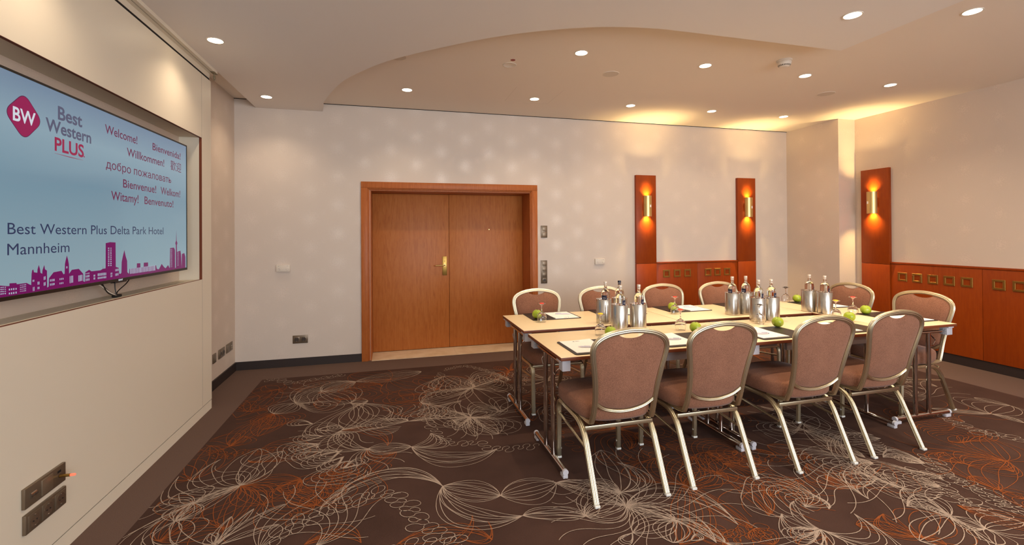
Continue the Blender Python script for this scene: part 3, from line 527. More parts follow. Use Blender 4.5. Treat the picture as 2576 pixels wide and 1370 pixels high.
# ================================================================ CHAIRS
def back_y(z):     # lean of the chair back
    t = (z-.42)/.51; return -.175-.115*t**.8 if t > 0 else -.175
def outline(k=8):  # outer frame centre line (x, z) from lower left over the top to lower right
    half = [(.184, .45), (.184, .53), (.190, .61), (.203, .70), (.217, .775), (.221, .828), (.204, .867), (.163, .895), (.10, .914), (0, .924)]
    pts = [(-x, z) for x, z in half]+[(x, z) for x, z in reversed(half[:-1])]
    return [(p.x, p.y) for p in cr([(x, z, 0) for x, z in pts], k)]
def make_chair():
    t = thing('banquet_chair', 'banquet chair', 'chair')
    # seat cushion
    half = [(0, .325), (.12, .322), (.19, .300), (.228, .245), (.235, .10), (.230, 0), (.212, -.09), (.172, -.15), (.10, -.178), (0, -.185)]
    ol = cr([(x, y, 0) for x, y in half]+[(-x, y, 0) for x, y in reversed(half[1:-1])], 5, True)
    mb = MB(); n = len(ol); prof = [(0, .408), (.95, .400), (.99, .415), (1.0, .44), (1.0, .462), (.985, .480), (.93, .492), (.7, .500), (.35, .504), (0, .505)]
    vs = []
    for s, z in prof:
        for p in ol: vs.append((p.x*s, .06+(p.y-.06)*s, z))
    fs = [(j*n+i, j*n+(i+1) % n, (j+1)*n+(i+1) % n, (j+1)*n+i) for j in range(len(prof)-1) for i in range(n)]
    mb.add(vs, fs).obj('seat', 'upholstery', t, 60)
    # side frames
    sec = fluted(.0140, .0160)
    for s in (-1, 1):
        x = .212*s
        path = fillet([(x, .285, .012), (x, .278, .385), (x, -.105, .375), (x, -.275, .012)], [0, .06, .11, 0], 8)
        sf = MB().sweep(path, (1, 0, 0), sec).obj('side_frame', 'champagne_metal', t)
        st = MB(); st.sweep([(x, .276, .295), (x, -.13, .255)], (1, 0, 0), circ(.008, 8)); st.obj('side_stretcher', 'champagne_metal', t)
        for (y, d) in ((.285, 0), (-.275, -.006)):
            bbox(x-.0150, x+.0150, y+d-.0145, y+d+.0145, 0, .014, .003).obj('foot_cap', 'clear_buffer', sf)
        for zz in (.06, .20):
            MB().lathe([(0, 0), (.006, 0), (.006, .006), (0, .006)], 10, (x-s*.0135-.003, .283, zz), 'x').obj('stack_buffer', 'clear_buffer', sf)
        # hook from seat rail into the back frame
    # cross bars
    bbox(-.212, .212, -.137, -.121, .345, .367, .002).obj('cross_bar', 'champagne_metal', t); bbox(-.212, .212, .262, .274, .370, .388, .002).obj('cross_bar', 'champagne_metal', t)
    # back frame: goes under the seat, up, over the top and down again
    o2 = outline()
    path = []
    L = [(-.187, -.02, .392), (-.187, -.12, .392), (-.187, back_y(.47)+.012, .405)]
    up = [(x, back_y(z), z) for x, z in o2]
    path = cr(L, 3)[:-1]+[Vector(p) for p in up]+list(reversed([Vector((-p.x, p.y, p.z)) for p in cr(L, 3)]))[1:]
    # sweep with a local normal that follows the lean
    mb = MB(); sec2 = fluted(.0155, .0135); k = len(sec2); vs = []; n = len(path)
    for i, p in enumerate(path):
        tt = (path[min(i+1, n-1)]-path[max(i-1, 0)]).normalized()
        N = Vector((0, 1, .22)) if p.z > .43 else Vector((0, .55, 1))
        m = tt.cross(N); m = m.normalized() if m.length > 1e-4 else Vector((1, 0, 0)); b = m.cross(tt)
        for (a, c) in sec2: vs.append(p+m*a+b*c)
    mb.add(vs, [(i*k+q, i*k+(q+1) % k, (i+1)*k+(q+1) % k, (i+1)*k+q) for i in range(n-1) for q in range(k)]+[tuple(range(k)), tuple((n-1)*k+q for q in range(k))])
    mb.obj('back_frame', 'champagne_metal', t)
    lr = cr([(-.186, back_y(.515), .525), (-.13, back_y(.47), .482), (-.06, back_y(.46), .462), (0, back_y(.46), .457), (.06, back_y(.46), .462), (.13, back_y(.47), .482), (.186, back_y(.515), .525)], 5)
    MB().sweep(lr, (0, 1, .2), fluted(.011, .012)).obj('lower_back_rail', 'champagne_metal', t)
    # back cushion with hand hole under the top rail
    ins = .0135; pts = []
    side = [(x, z) for x, z in outline(12) if z > .53]
    for x, z in side:
        cx_, cz_ = 0, .70; r = math.hypot(x-cx_, z-cz_); s = (r-ins)/r; px, pz = x*s, cz_+(z-cz_)*s
        if abs(px) < .078 and pz > .8: pz = pz-.030*max(0, 1-(px/.078)**2)**.8
        pts.append((px, pz))
    low = [(.172, .525), (.12, .490), (.06, .474), (0, .468), (-.06, .474), (-.12, .490), (-.172, .525)]
    pts += [(p.x, p.y) for p in cr([(a, b, 0) for a, b in low], 4)]
    n = len(pts); rings = [1, .97, .9, .75, .5, .25, 0]; vs = []; fs = []
    for sgn, th in ((-1, .016), (1, .034)):
        base = len(vs)
        for s in rings:
            for x, z in pts:
                X, Z = x*s, .68+(z-.68)*s
                bul = th*math.sqrt(max(0, 1-s**3.2))*(1 if s < 1 else 0)
                vs.append((X, back_y(Z)+sgn*bul+.002, Z))
        for j in range(len(rings)-1):
            for i in range(n):
                f = (base+j*n+i, base+j*n+(i+1) % n, base+(j+1)*n+(i+1) % n, base+(j+1)*n+i); fs.append(f if sgn > 0 else tuple(reversed(f)))
    MB().add(vs, fs).obj('back_cushion', 'upholstery', t, 60)
    return t
ch = make_chair()
chairs = [
 (1.256, 2.52, 0, 'brown banquet chair seen from behind at the near side, nearest the television end'),
 (1.858, 2.535, 0, 'second brown banquet chair from the left in the near row, seen from behind'),
 (2.580, 2.515, 0, 'third brown banquet chair from the left in the near row, seen from behind'),
 (3.193, 2.535, 0, 'rightmost brown banquet chair of the near row, its splayed leg before the chrome table foot'),
 (1.305, 3.795, PI, 'brown banquet chair on the far side of the tables in front of the door frame'),
 (1.955, 3.795, PI, 'brown banquet chair on the far side, half hidden behind the left group of bottle coolers'),
 (2.632, 3.795, PI, 'brown banquet chair on the far side facing us between the left and middle bottle coolers'),
 (3.285, 3.795, PI, 'brown banquet chair on the far side, partly behind the middle group of bottle coolers'),
 (4.165, 3.575, PI/2, 'brown banquet chair at the right head of the table, behind the right pair of coolers'),
 (4.115, 2.90, PI/2, 'brown banquet chair at the right head of the table, nearest the cherry dado and camera')]
for i, (x, y, rz, lb) in enumerate(chairs):
    g = 'brown banquet chairs round the conference table'
    if i == 0: ch.location = (x, y, 0); ch.rotation_euler = (0, 0, rz); ch['label'] = lb; ch['group'] = g
    else: dup(ch, (x, y, 0), rz, lb, g)

# ================================================================ TABLES (length along local x, depth along local y)
TZ = .728
def make_table(L, D, name='conference_table'):
    t = thing(name, '', 'table')
    h = L/2-.0012; d = D/2
    bbox(-h, h, -d, d, TZ-.0205, TZ-.0012, .001).obj('edge_band', 'laminate_edge', t)
    bbox(-h+.0012, h-.0012, -d+.0012, d-.0012, TZ-.0035, TZ, .0008).obj('table_top', 'laminate', t)
    for s in (-1, 1):
        MB().add(*bevbox(-h+.29, h-.29, s*(d-.032)-.012, s*(d-.032)+.012, .652, TZ-.0206, .002)).obj('side_rail', 'grey_rail', t)
    for e in (-1, 1):
        x = e*(h-.042)
        for s in (-1, 1):
            y = s*(d-.052)
            cp = MB(); cp.add(*bevbox(x-.026, x+.026, y-.03, y+.03, .640, TZ-.0207, .003)); cp.add(*bevbox(x+(-.026 if e > 0 else -.040), x+(.040 if e > 0 else .026), y-.022, y+.034*1, .698, TZ-.0208, .001)); cbk = cp.obj('corner_block', 'grey_plastic', t)
            rb = MB()
            for a in range(8):
                q = a*PI/4; rb.sweep([(x+.009*math.cos(q), y-s*.0305, .667+.009*math.sin(q)), (x+.021*math.cos(q), y-s*.0305, .667+.021*math.sin(q))], (0, 1, 0), circ(.0015, 4))
            rb.lathe([(0, 0), (.011, 0), (.011, .004), (0, .004)], 12, (x, y-s*.0325, .667), 'y'); rb.obj('block_ribs', 'grey_rail', cbk)
        tb = MB().sweep([(x, -d+.085, .667), (x, d-.085, .667)], (1, 0, 0), circ(.011, 12)); tb.obj('pivot_tube', 'chrome', t)
        for s in (-1, 1):
            MB().sweep([(x, s*.070, .048), (x, s*.070, .662)], (1, 0, 0), circ(.0155, 14)).obj('leg', 'chrome', t)
            MB().sweep(fillet([(x, s*.062, .575), (x+e*.0, s*.115, .560), (x, s*.150, .600), (x-e*.06, s*.150, .655)], .012, 3), (1, 0, 0), circ(.004, 6)).obj('locking_hook', 'chrome', t)
        ft = MB().sweep([(x, -.272, .036), (x, .272, .036)], (1, 0, 0), circ(.0165, 14)); ft.obj('foot_tube', 'chrome', t)
        for s in (-1, 1):
            y = s*.262
            q = MB(); q.sweep([(x, y+s*.008, .036), (x, y+s*.024, .036)], (1, 0, 0), circ(.0180, 16)); q.add(*bevbox(x-.0150, x+.0150, min(y-s*.03, y+s*.022), max(y-s*.03, y+s*.022), 0, .020, .002)); q.obj('foot_cap', 'grey_plastic', t)
    return t
tb = make_table(1.338, .665)
tabs = [(1.6155, 2.8325, 0, 'beige folding table at the near left, its chrome foot nearest the camera'),
        (2.9545, 2.8325, 0, 'beige folding table in the middle of the near row, behind the third and fourth chairs'),
        (1.6155, 3.6055, 0, 'beige folding table at the far left, its left end before the door'),
        (2.9545, 3.6055, 0, 'beige folding table in the far row, carrying the middle bottle coolers')]
for i, (x, y, rz, lb) in enumerate(tabs):
    if i == 0: tb.location = (x, y, 0); tb['label'] = lb; tb['group'] = 'beige folding tables of the conference block'
    else: dup(tb, (x, y, 0), rz, lb, 'beige folding tables of the conference block')
tc_ = make_table(1.338, .622); tc_.location = (3.938, 3.237, 0); tc_.rotation_euler = (0, 0, PI/2)
tc_['label'] = 'beige folding table standing crosswise at the right end of the block'; tc_['group'] = 'beige folding tables of the conference block'

# ================================================================ PLACE SETTINGS
def rounded(w_, h_, r, k=4):
    out = []
    for cx_, cy_, a in ((w_/2-r, h_/2-r, 0), (-w_/2+r, h_/2-r, PI/2), (-w_/2+r, -h_/2+r, PI), (w_/2-r, -h_/2+r, 1.5*PI)):
        for j in range(k+1): out.append((cx_+r*math.cos(a+j*PI/2/k), cy_+r*math.sin(a+j*PI/2/k)))
    return out
def make_mat():
    m = prism(rounded(.430, .334, .018), 0, .0045).mesh('desk_mat', 30); return m
def make_paper():
    mb = MB(); NX = 8
    vs = []; 
    for zt in (0, .0026):
        for j in range(NX+1):
            for i in range(NX+1):
                x = -.108+.216*i/NX; y = -.150+.300*j/NX
                vs.append((x, y, zt+.0035*max(0, (i/NX-.55))*max(0, (j/NX-.6))*8 if zt else zt))
    q = NX+1; fs = []
    for j in range(NX):
        for i in range(NX):
            fs.append((q*q+j*q+i, q*q+j*q+i+1, q*q+(j+1)*q+i+1, q*q+(j+1)*q+i)); fs.append((j*q+i, (j+1)*q+i, (j+1)*q+i+1, j*q+i+1))
    for i in range(NX):
        fs += [(i, i+1, q*q+i+1, q*q+i), (NX*q+i+1, NX*q+i, q*q+NX*q+i, q*q+NX*q+i+1), ((i+1)*q, i*q, q*q+i*q, q*q+(i+1)*q), (i*q+NX, (i+1)*q+NX, q*q+(i+1)*q+NX, q*q+i*q+NX)]
    return mb.add(vs, fs)
def make_pad():
    o = thing('writing_pad', '', 'paper'); sh = make_paper().obj('sheets', 'paper', o, 40)
    lg = MB(); lg.lathe([(0, 0), (.007, 0), (.007, .0003), (0, .0003)], 10, (-.02, .118, .0027)); lg.add(*bevbox(-.008, .028, .121, .1245, .0026, .0031, .0001, 1)); lg.add(*bevbox(-.008, .022, .113, .1155, .0026, .0031, .0001, 1)); lg.obj('letterhead', 'print_grey', sh, 0)
    MB().box(.02, .09, -.140, -.137, .0026, .0030).obj('footer_print', 'print_grey', sh, 0)
    return o
def make_pen():
    o = thing('ballpoint_pen', '', 'pen')
    b = MB().lathe([(0, -.068), (.0012, -.068), (.0035, -.058), (.0052, -.045), (.0055, .02), (.0050, .058), (.0034, .062), (0, .062)], 12, (0, 0, .0056), 'x'); bar = b.obj('barrel', 'pen_white', o, 50)
    MB().add(*bevbox(.018, .060, -.0018, .0018, .0108, .0126, .0005, 1)).obj('clip', 'pen_blue', o)
    MB().add(*bevbox(-.03, .008, -.0012, .0012, .0107, .0113, .0002, 1)).obj('print', 'pen_blue', bar, 0)
    MB().lathe([(0, .062), (.0025, .062), (.0025, .071), (0, .071)], 10, (0, 0, .0056), 'x').obj('button', 'pen_blue', o)
    return o
def make_glass():
    o = thing('wine_glass', '', 'glass')
    # upside down: rim on the table, foot on top
    prof = [(.0335, 0), (.0375, .018), (.0390, .034), (.0375, .050), (.031, .064), (.020, .075), (.009, .081), (.0042, .088), (.0034, .112), (.0044, .128), (.0075, .1360), (.0145, .1420), (.0245, .1460), (.0325, .1476), (.0325, .1490), (.0, .1502)]
    inn = [(.0, .0745), (.012, .0735), (.022, .068), (.030, .060), (.0360, .048), (.0376, .034), (.0362, .018), (.0323, .0)]
    MB().lathe([(.0, .0745)]+inn[1:]+prof, 32).obj('bowl_stem_foot', 'goblet_glass', o, 50)
    return o
def make_apple():
    o = thing('green_apple', '', 'apple'); R = .0405; prof = []
    for i in range(17):
        a = PI*i/16; r = R*math.sin(a)**.88*(1+.05*math.cos(a)); z = R*.93-R*.93*math.cos(a)
        dip = .011*math.exp(-(r/.009)**2); z = z+(dip if i < 8 else -dip); prof.append((r if 0 < i < 16 else 0, z))
    MB().lathe(prof, 28).obj('flesh', 'apple', o, 80)
    MB().sweep(cr([(0, 0, .063), (.001, 0, .074), (.004, .001, .084)], 3), (0, 1, 0), circ(.0013, 6)).obj('stem', 'apple_stem', o)
    return o
def make_cooler():
    o = thing('bottle_cooler', '', 'cooler'); R = .0605; H = .193
    MB().lathe([(0, 0), (R-.003, 0), (R, .003), (R, H-.002), (R-.0015, H), (R-.005, H), (R-.0065, H-.003), (R-.007, .014), (0, .012)], 48).obj('double_wall', 'steel', o, 40)
    MB().lathe([(R-.001, H-.0045), (R+.0006, H-.004), (R+.0006, H-.0005), (R-.001, H+.0006), (R-.006, H+.0006), (R-.007, H-.001)], 48).obj('rim', 'chrome', o, 40)
    return o
def make_bottle(cap='white_cap'):
    o = thing('water_bottle', '', 'bottle')
    prof = [(0, .004), (.022, .0), (.033, .003), (.0352, .010), (.0356, .205), (.0353, .222), (.0335, .236), (.0290, .2475), (.0215, .2555), (.0150, .2615), (.0120, .269), (.0112, .278), (.0110, .292), (.0114, .297), (.0120, .299), (.0120, .303), (0, .3031)]
    MB().lathe(prof, 32).obj('glass_body', 'bottle_glass', o, 50)
    cp = MB().lathe([(0, .3033), (.0122, .3033), (.0134, .3045), (.0136, .3170), (.0128, .3200), (0, .3202)], 20); cp.obj('screw_cap', cap, o, 40)
    MB().lathe([(.0115, .289), (.0121, .290), (.0123, .2985), (.0121, .2990)], 20).obj('neck_band', cap, o, 40)
    lb = MB(); n = 10; w_ = .62; vs = []
    for r in (.0358, .0363):
        for i in range(n+1):
            a = -w_+2*w_*i/n
            for z in (.165, .212): vs.append((r*math.cos(a), r*math.sin(a), z))
    k = 2*(n+1); fs = []
    for i in range(n): fs += [(k+2*i, k+2*i+2, k+2*i+3, k+2*i+1), (2*i, 2*i+1, 2*i+3, 2*i+2), (2*i+1, k+2*i+1, k+2*i+3, 2*i+3), (2*i, 2*i+2, k+2*i+2, k+2*i)]
    lbo = lb.add(vs, fs).obj('label', 'navy_label', o, 40)
    # pale oval printed on the label
    ov = MB(); m = 20; vs = []
    for rr in (.0095, .0078):
        for i in range(m):
            a = 2*PI*i/m; q = rr*1.15*math.cos(a)/.036; vs.append((.03645*math.cos(q), .03645*math.sin(q), .1905+rr*.52*math.sin(a)))
    ov.add(vs, [(i, (i+1) % m, m+(i+1) % m, m+i) for i in range(m)]).obj('label_emblem', 'paper', lbo, 0)
    return o
place = []   # name, x, y, rot, paper?, pen?
seats = [
 ('F1', 1.266, 2.695, 0, 'at the near left place'), ('F2', 1.900, 2.700, 0, 'between the first and second near chairs'),
 ('F3', 2.618, 2.700, 0, 'between the second and third near chairs'), ('F4', 3.270, 2.700, 0, 'between the third and fourth near chairs'),
 ('B1', 1.348, 3.787, PI, 'at the far left place, by the door'), ('B2', 1.985, 3.800, PI, 'behind the left group of coolers'),
 ('B3', 2.655, 3.792, PI, 'at the far place right of the left coolers'), ('B4', 3.335, 3.792, PI, 'behind the middle group of coolers'),
 ('C1', 4.085, 3.620, PI/2, 'at the head place behind the right coolers'), ('C2', 4.085, 2.905, PI/2, 'at the head place nearest the cherry dado')]
mm, pd, pn_ = make_mat(), make_pad(), make_pen()
firstpad = firstpen = True
PENS = {'F1': (-.075, -.045, -.35), 'F2': (-.105, -.01, -.30), 'F3': (-.135, -.035, -.28), 'B1': (-.115, -.01, -.28), 'B3': (-.11, -.01, -.26)}
for nm, x, y, rz, where in seats:
    o = link('desk_mat', mm, 'desk_mat'); o.location = (x, y, TZ+.0003); o.rotation_euler = (0, 0, rz); tag(o, 'dark brown leather desk mat '+where, 'mat', 'dark desk mats on the tables')
    cs, sn = math.cos(rz), math.sin(rz); px, py = -.088, .010
    wx, wy = x+px*cs-py*sn, y+px*sn+py*cs
    if firstpad: q = pd; q.location = (wx, wy, TZ+.0050); q.rotation_euler = (0, 0, rz); firstpad = False
    else: q = dup(pd, (wx, wy, TZ+.0050), rz)
    q['label'] = 'white writing paper on the dark mat '+where; q['group'] = 'writing pads on the desk mats'
    if nm in PENS:
        ax, ay, ar = PENS[nm]; wx, wy = x+ax*cs-ay*sn, y+ax*sn+ay*cs
        if firstpen: q = pn_; q.location = (wx, wy, TZ+.0081); q.rotation_euler = (0, 0, rz+ar); firstpen = False
        else: q = dup(pn_, (wx, wy, TZ+.0081), rz+ar)
        q['label'] = 'white ballpoint pen lying on the paper '+where; q['group'] = 'pens on the writing pads'
gl = make_glass(); dots = {}
def disc(m): return MB().lathe([(0, 0), (.008, .0002), (.0185, 0), (.0190, .0020), (.0165, .0045), (.008, .0062), (0, .0064)], 14)
G = [(1.185, 3.560, 'red_dot', 'by the far left apple'), (1.430, 2.985, 'yellow_dot', 'behind the near left chair'), (2.435, 3.575, 'red_dot', 'right of the left coolers'),
     (2.070, 2.972, 'red_dot', 'beside the apple behind the second near chair'), (2.802, 3.000, 'dark_dot', 'in front of the middle coolers'), (3.935, 3.860, 'dark_dot', 'between middle and right coolers'),
     (3.560, 2.995, 'yellow_dot', 'before the right coolers'), (3.885, 3.108, 'red_dot', 'beside the rightmost apple')]
for i, (x, y, dc, wh) in enumerate(G):
    q = gl if i == 0 else dup(gl_clean, None)
    if i == 0: gl_clean = gl
    q.location = (x, y, TZ+.0004)
for i, q in enumerate([o for o in C.objects if o.name.split('.')[0] == 'wine_glass']):
    x, y, dc, wh = G[i]; d_ = disc(dc).obj('foot_disc', dc, q); d_.location = (0, 0, .1497)
    col = {'red_dot': 'red', 'yellow_dot': 'yellow', 'dark_dot': 'black'}[dc]
    tag(q, 'upturned wine glass, %s disc on its foot, %s' % (col, wh), 'glass', 'upturned glasses on the tables'); tag(d_, '%s disc' % col)
ap = make_apple()
A = [(1.185, 3.690, 'at the far left place before the door'), (1.468, 2.905, 'behind the top rail of the near left chair'), (2.505, 3.715, 'at the far side before the dado, right of the left coolers'),
     (2.108, 2.850, 'between the first and second near chairs'), (2.820, 2.842, 'on the mat in front of the middle coolers'), (4.010, 3.795, 'between the middle and right coolers at the far end'),
     (3.560, 2.878, 'just over the top rail of the third near chair'), (3.985, 3.075, 'rightmost, on the mat at the head place')]
onmat = [1, 1, 1, 1, 1, 1, 0, 1]
for i, (x, y, wh) in enumerate(A):
    q = ap if i == 0 else dup(ap); q.location = (x, y, TZ+(.0050 if i in (0, 2, 3, 4, 5, 7) else .0003)); q.rotation_euler = (0, 0, i*1.3); q['label'] = 'green apple '+wh; q['group'] = 'green apples on the tables'
co_ = make_cooler(); bo = make_bottle()
K = [(1.652, 3.385, -2.35, 'left group, far left'), (1.800, 3.40, -2.2, 'left group, rear, mostly hidden'), (1.638, 3.095, -1.05, 'left group, front'), (1.793, 3.098, -1.0, 'left group, right'),
     (2.893, 3.402, -2.9, 'middle group, far left'), (3.030, 3.402, -2.9, 'middle group, rear'), (2.876, 3.096, -1.0, 'middle group, front left'), (3.012, 3.098, -1.15, 'middle group, front right'),
     (3.668, 3.345, -.75, 'right pair, left'), (3.698, 3.213, -1.0, 'right pair, right')]
boff = [(.012, -.008), (.0, .0), (.010, .004), (.008, 0), (0, 0), (.008, .004), (.012, .004), (.004, .004), (.006, 0), (0, 0)]
# nudge so no cooler overhangs the slot between the tables
for i, (x, y, la, wh) in enumerate(K):
    q = co_ if i == 0 else dup(co_); q.location = (x, y, TZ+.0003); q['label'] = 'brushed steel bottle cooler, '+wh; q['group'] = 'steel bottle coolers on the tables'
for i, (x, y, la, wh) in enumerate(K):
    q = bo if i == 0 else dup(bo); q.location = (x+boff[i][0], y+boff[i][1], TZ+.0125); q.rotation_euler = (0, 0, la); q['label'] = 'clear water bottle with navy label in the cooler, '+wh; q['group'] = 'water bottles in the coolers'
    if i == 1:
        for c_ in q.children:
            if c_.name.startswith(('screw_cap', 'neck_band')):
                c_.data = c_.data.copy(); c_.data.materials.clear(); c_.data.materials.append(M['navy_cap'])
                if c_.name.startswith('screw'): c_['label'] = 'navy screw cap'

# ================================================================ TELEVISION in the niche
XT = -1.50
tv = thing('television', 'large flat television in the wall niche showing a blue welcome slide', 'television', (XT-.02, 3.10, 1.66))
SCR = [None]
def tvo(name, mb, m, smooth=0):
    o = mb.obj(name, m, SCR[0] or tv, smooth)
    if not SCR[0]: o.location = (-(XT-.02), -3.10, -1.66)
    return o
Y0, Y1, Z0, Z1 = 2.215, 3.995, 1.193, 2.135
bz = MB(); bz.add(*bevbox(XT-.045, XT-.002, Y0, Y1, Z0, Z1, .003)); tvo('housing', bz, 'black_plastic', 35)
fr = MB()
for a in ((Y0, Y1, Z0, Z0+.017), (Y0, Y1, Z1-.010, Z1), (Y0, Y0+.010, Z0+.017, Z1-.010), (Y1-.010, Y1, Z0+.017, Z1-.010)): fr.add(*bevbox(XT-.004, XT+.002, a[0], a[1], a[2], a[3], .0008, 1))
tvo('bezel', fr, 'black_plastic', 35)
scr = tvo('screen', MB().box(XT-.0025, XT-.0008, Y0+.0101, Y1-.0101, Z0+.0171, Z1-.0101), 'screen_blue')
logo = MB(); logo.add(*bevbox(XT-.03, XT-.002, 3.07, 3.18, Z0-.008, Z0+.002, .002)); tvo('bezel_lip', logo, 'black_plastic')
tvo('wall_mount', MB().box(XW+.001, XT-.045, 2.9, 3.3, 1.5, 1.9), 'black_matte')
def text(s, y0, y1, z, cap, m, bold=0.0, name='screen_lettering', shear=0):
    cu = bpy.data.curves.new('t', 'FONT'); cu.body = s; cu.size = 1; cu.offset = bold; cu.shear = shear; cu.resolution_u = 4
    o = bpy.data.objects.new('t', cu); C.objects.link(o); bpy.context.view_layer.update()
    me = bpy.data.meshes.new_from_object(o.evaluated_get(bpy.context.evaluated_depsgraph_get())); C.objects.unlink(o); bpy.data.objects.remove(o)
    xs = [v.co.x for v in me.vertices]; x0, x1 = min(xs), max(xs)
    ch_ = .7
    cu2 = bpy.data.curves.new('t2', 'FONT'); cu2.body = 'H' if ord(s[0]) < 0x3000 else s; cu2.size = 1
    o2 = bpy.data.objects.new('t2', cu2); C.objects.link(o2); bpy.context.view_layer.update()
    m2 = bpy.data.meshes.new_from_object(o2.evaluated_get(bpy.context.evaluated_depsgraph_get())); ys = [v.co.y for v in m2.vertices]; ch_ = max(ys)-min(ys); zb = min(ys) if ord(s[0]) >= 0x3000 else 0
    C.objects.unlink(o2); bpy.data.objects.remove(o2)
    for v in me.vertices:
        x, yy = v.co.x, v.co.y; v.co = (XT-.0004, y0+(x-x0)/(x1-x0)*(y1-y0), z+(yy-zb)/ch_*cap)
    return link(name, me, m, SCR[0])
TXT = [('Best',2.6030,2.7765,1.9986,.0600,'ink_grey',.022), ('Western',2.5240,2.8476,1.9303,.0560,'ink_grey',.022), ('PLUS',2.5812,2.7892,1.8489,.0600,'ink_pink',.022),
 ('Welcome!',2.9669,3.2948,2.0122,.0470,'ink_violet',.008), ('Bienvenida!',3.4795,3.8884,2.0118,.0450,'ink_violet',.008), ('Willkommen!',3.1796,3.6368,1.9230,.0470,'ink_violet',.008),
 ('歡迎',3.7309,3.8996,1.9140,.0700,'ink_violet',.0), ('добро пожаловать',2.9745,3.7388,1.8217,.0440,'ink_violet',.003), ('Bienvenue!',3.1395,3.5249,1.7331,.0470,'ink_violet',.008),
 ('Welkom!',3.5870,3.8812,1.7323,.0480,'ink_violet',.008), ('Witamy!',3.0222,3.3058,1.6521,.0490,'ink_violet',.008), ('Benvenuto!',3.3771,3.7712,1.6522,.0470,'ink_violet',.008),
 ('Best Western Plus Delta Park Hotel',2.3121,3.6239,1.4613,.0460,'ink_navy',0), ('Mannheim',2.3104,2.6805,1.3759,.0466,'ink_navy',0)]
SCR[0] = scr
for s, a, b, z, c, m, bo_ in TXT: text(s, a, b, z, c, m, bo_)
o = text('SONY', 3.0853, 3.1291, Z0+.0035, .0090, 'ink_white', .03, 'maker_lettering')
for v in o.data.vertices: v.co.x += .0028
# logo: rounded diamond
def rdiamond(cy_, cz, hw, hh, n=8, rr=.30):
    c4 = [(hw, 0), (0, hh), (-hw, 0), (0, -hh)]; out = []
    for i in range(4):
        a, b, c = c4[i-1], c4[i], c4[(i+1) % 4]
        p0 = (b[0]+(a[0]-b[0])*rr, b[1]+(a[1]-b[1])*rr); p2 = (b[0]+(c[0]-b[0])*rr, b[1]+(c[1]-b[1])*rr)
        for j in range(n+1):
            t = j/n; out.append((cy_+p0[0]*(1-t)**2+b[0]*2*t*(1-t)+p2[0]*t*t, cz+p0[1]*(1-t)**2+b[1]*2*t*(1-t)+p2[1]*t*t))
    return out
def flat(poly, x, name, m):
    me = MB(); n = len(poly); me.add([(x, a, b) for a, b in poly], [tuple(range(n))]); return tvo(name, me, m)
flat(rdiamond(2.400, 1.959, .108, .103), XT-.0007, 'emblem_rim', 'logo_dark')
flat(rdiamond(2.4005, 1.959, .104, .099), XT-.0006, 'emblem', 'logo_pink')
text('BW', 2.3396, 2.4644, 1.9313, .0552, 'ink_white', .02)
flat([(2.5812, 1.8346), (2.69, 1.8318), (2.7833, 1.8335), (2.7833, 1.8342), (2.69, 1.8352), (2.5812, 1.8355)], XT-.0005, 'underline', 'ink_pink')
for (yy, zz) in ((2.792, 1.853), (2.470, 1.930)): flat([(yy+.004*math.cos(a*PI/6), zz+.004*math.sin(a*PI/6)) for a in range(12)], XT-.0005, 'registered_mark', 'ink_pink')
SKY=[(2.2741,1.2576),(2.3102,1.2517),(2.3216,1.2505),(2.3216,1.2617),(2.3581,1.2596),(2.3581,1.2547),(2.3659,1.2538),(2.4123,1.254),(2.4277,1.2461),(2.4377,1.2421),(2.44,1.2907),(2.4434,1.3054),(2.4502,1.3083),(2.4536,1.296),(2.4731,1.2923),(2.4743,1.3073),(2.4819,1.3263),(2.4895,1.3062),(2.4918,1.2908),(2.5024,1.2856),(2.5037,1.3008),(2.5145,1.3242),(2.5193,1.304),(2.5314,1.2974),(2.5325,1.2209),(2.5417,1.2243),(2.5437,1.262),(2.5732,1.2865),(2.6254,1.2893),(2.6387,1.2719),(2.6469,1.2736),(2.649,1.3203),(2.6546,1.3387),(2.6629,1.3595),(2.6711,1.3378),(2.6766,1.3162),(2.6779,1.271),(2.6977,1.2885),(2.7486,1.2896),(2.7824,1.2623),(2.7823,1.2251),(2.7953,1.2204),(2.7986,1.2685),(2.8292,1.2787),(2.8492,1.2696),(2.9241,1.269),(2.9449,1.2754),(2.9459,1.2939),(2.9475,1.2752),(2.9696,1.2763),(2.971,1.4128),(3.0108,1.4175),(3.0632,1.415),(3.0646,1.2778),(3.0935,1.2702),(3.0983,1.2362),(3.113,1.2349),(3.12,1.24),(3.1233,1.3022),(3.1334,1.3301),(3.1508,1.3694),(3.1639,1.3344),(3.1793,1.3047),(3.1811,1.238),(3.1999,1.2277),(3.2053,1.2565),(3.2849,1.2568),(3.2861,1.2837),(3.3259,1.2825),(3.3269,1.2568),(3.3655,1.256),(3.3668,1.2831),(3.4186,1.2819),(3.4197,1.2548),(3.5212,1.2564),(3.5303,1.233),(3.5595,1.2275),(3.5772,1.2428),(3.5978,1.2614),(3.6282,1.2393),(3.6536,1.2274),(3.6897,1.2474),(3.7145,1.223),(3.7198,1.3644),(3.7802,1.3662),(3.7956,1.3481),(3.7963,1.2207),(3.8087,1.2199),(3.8098,1.3817),(3.8006,1.3975),(3.8132,1.4151),(3.8184,1.4898),(3.8226,1.4149),(3.8351,1.3969),(3.8255,1.3814),(3.8284,1.3327),(3.883,1.3416),(3.8927,1.3158),(3.9052,1.2167),(3.9075,1.3152),(3.9494,1.3208),(3.9662,1.2905),(3.9674,1.2072),(2.9069,1.205),(2.274,1.2088)]
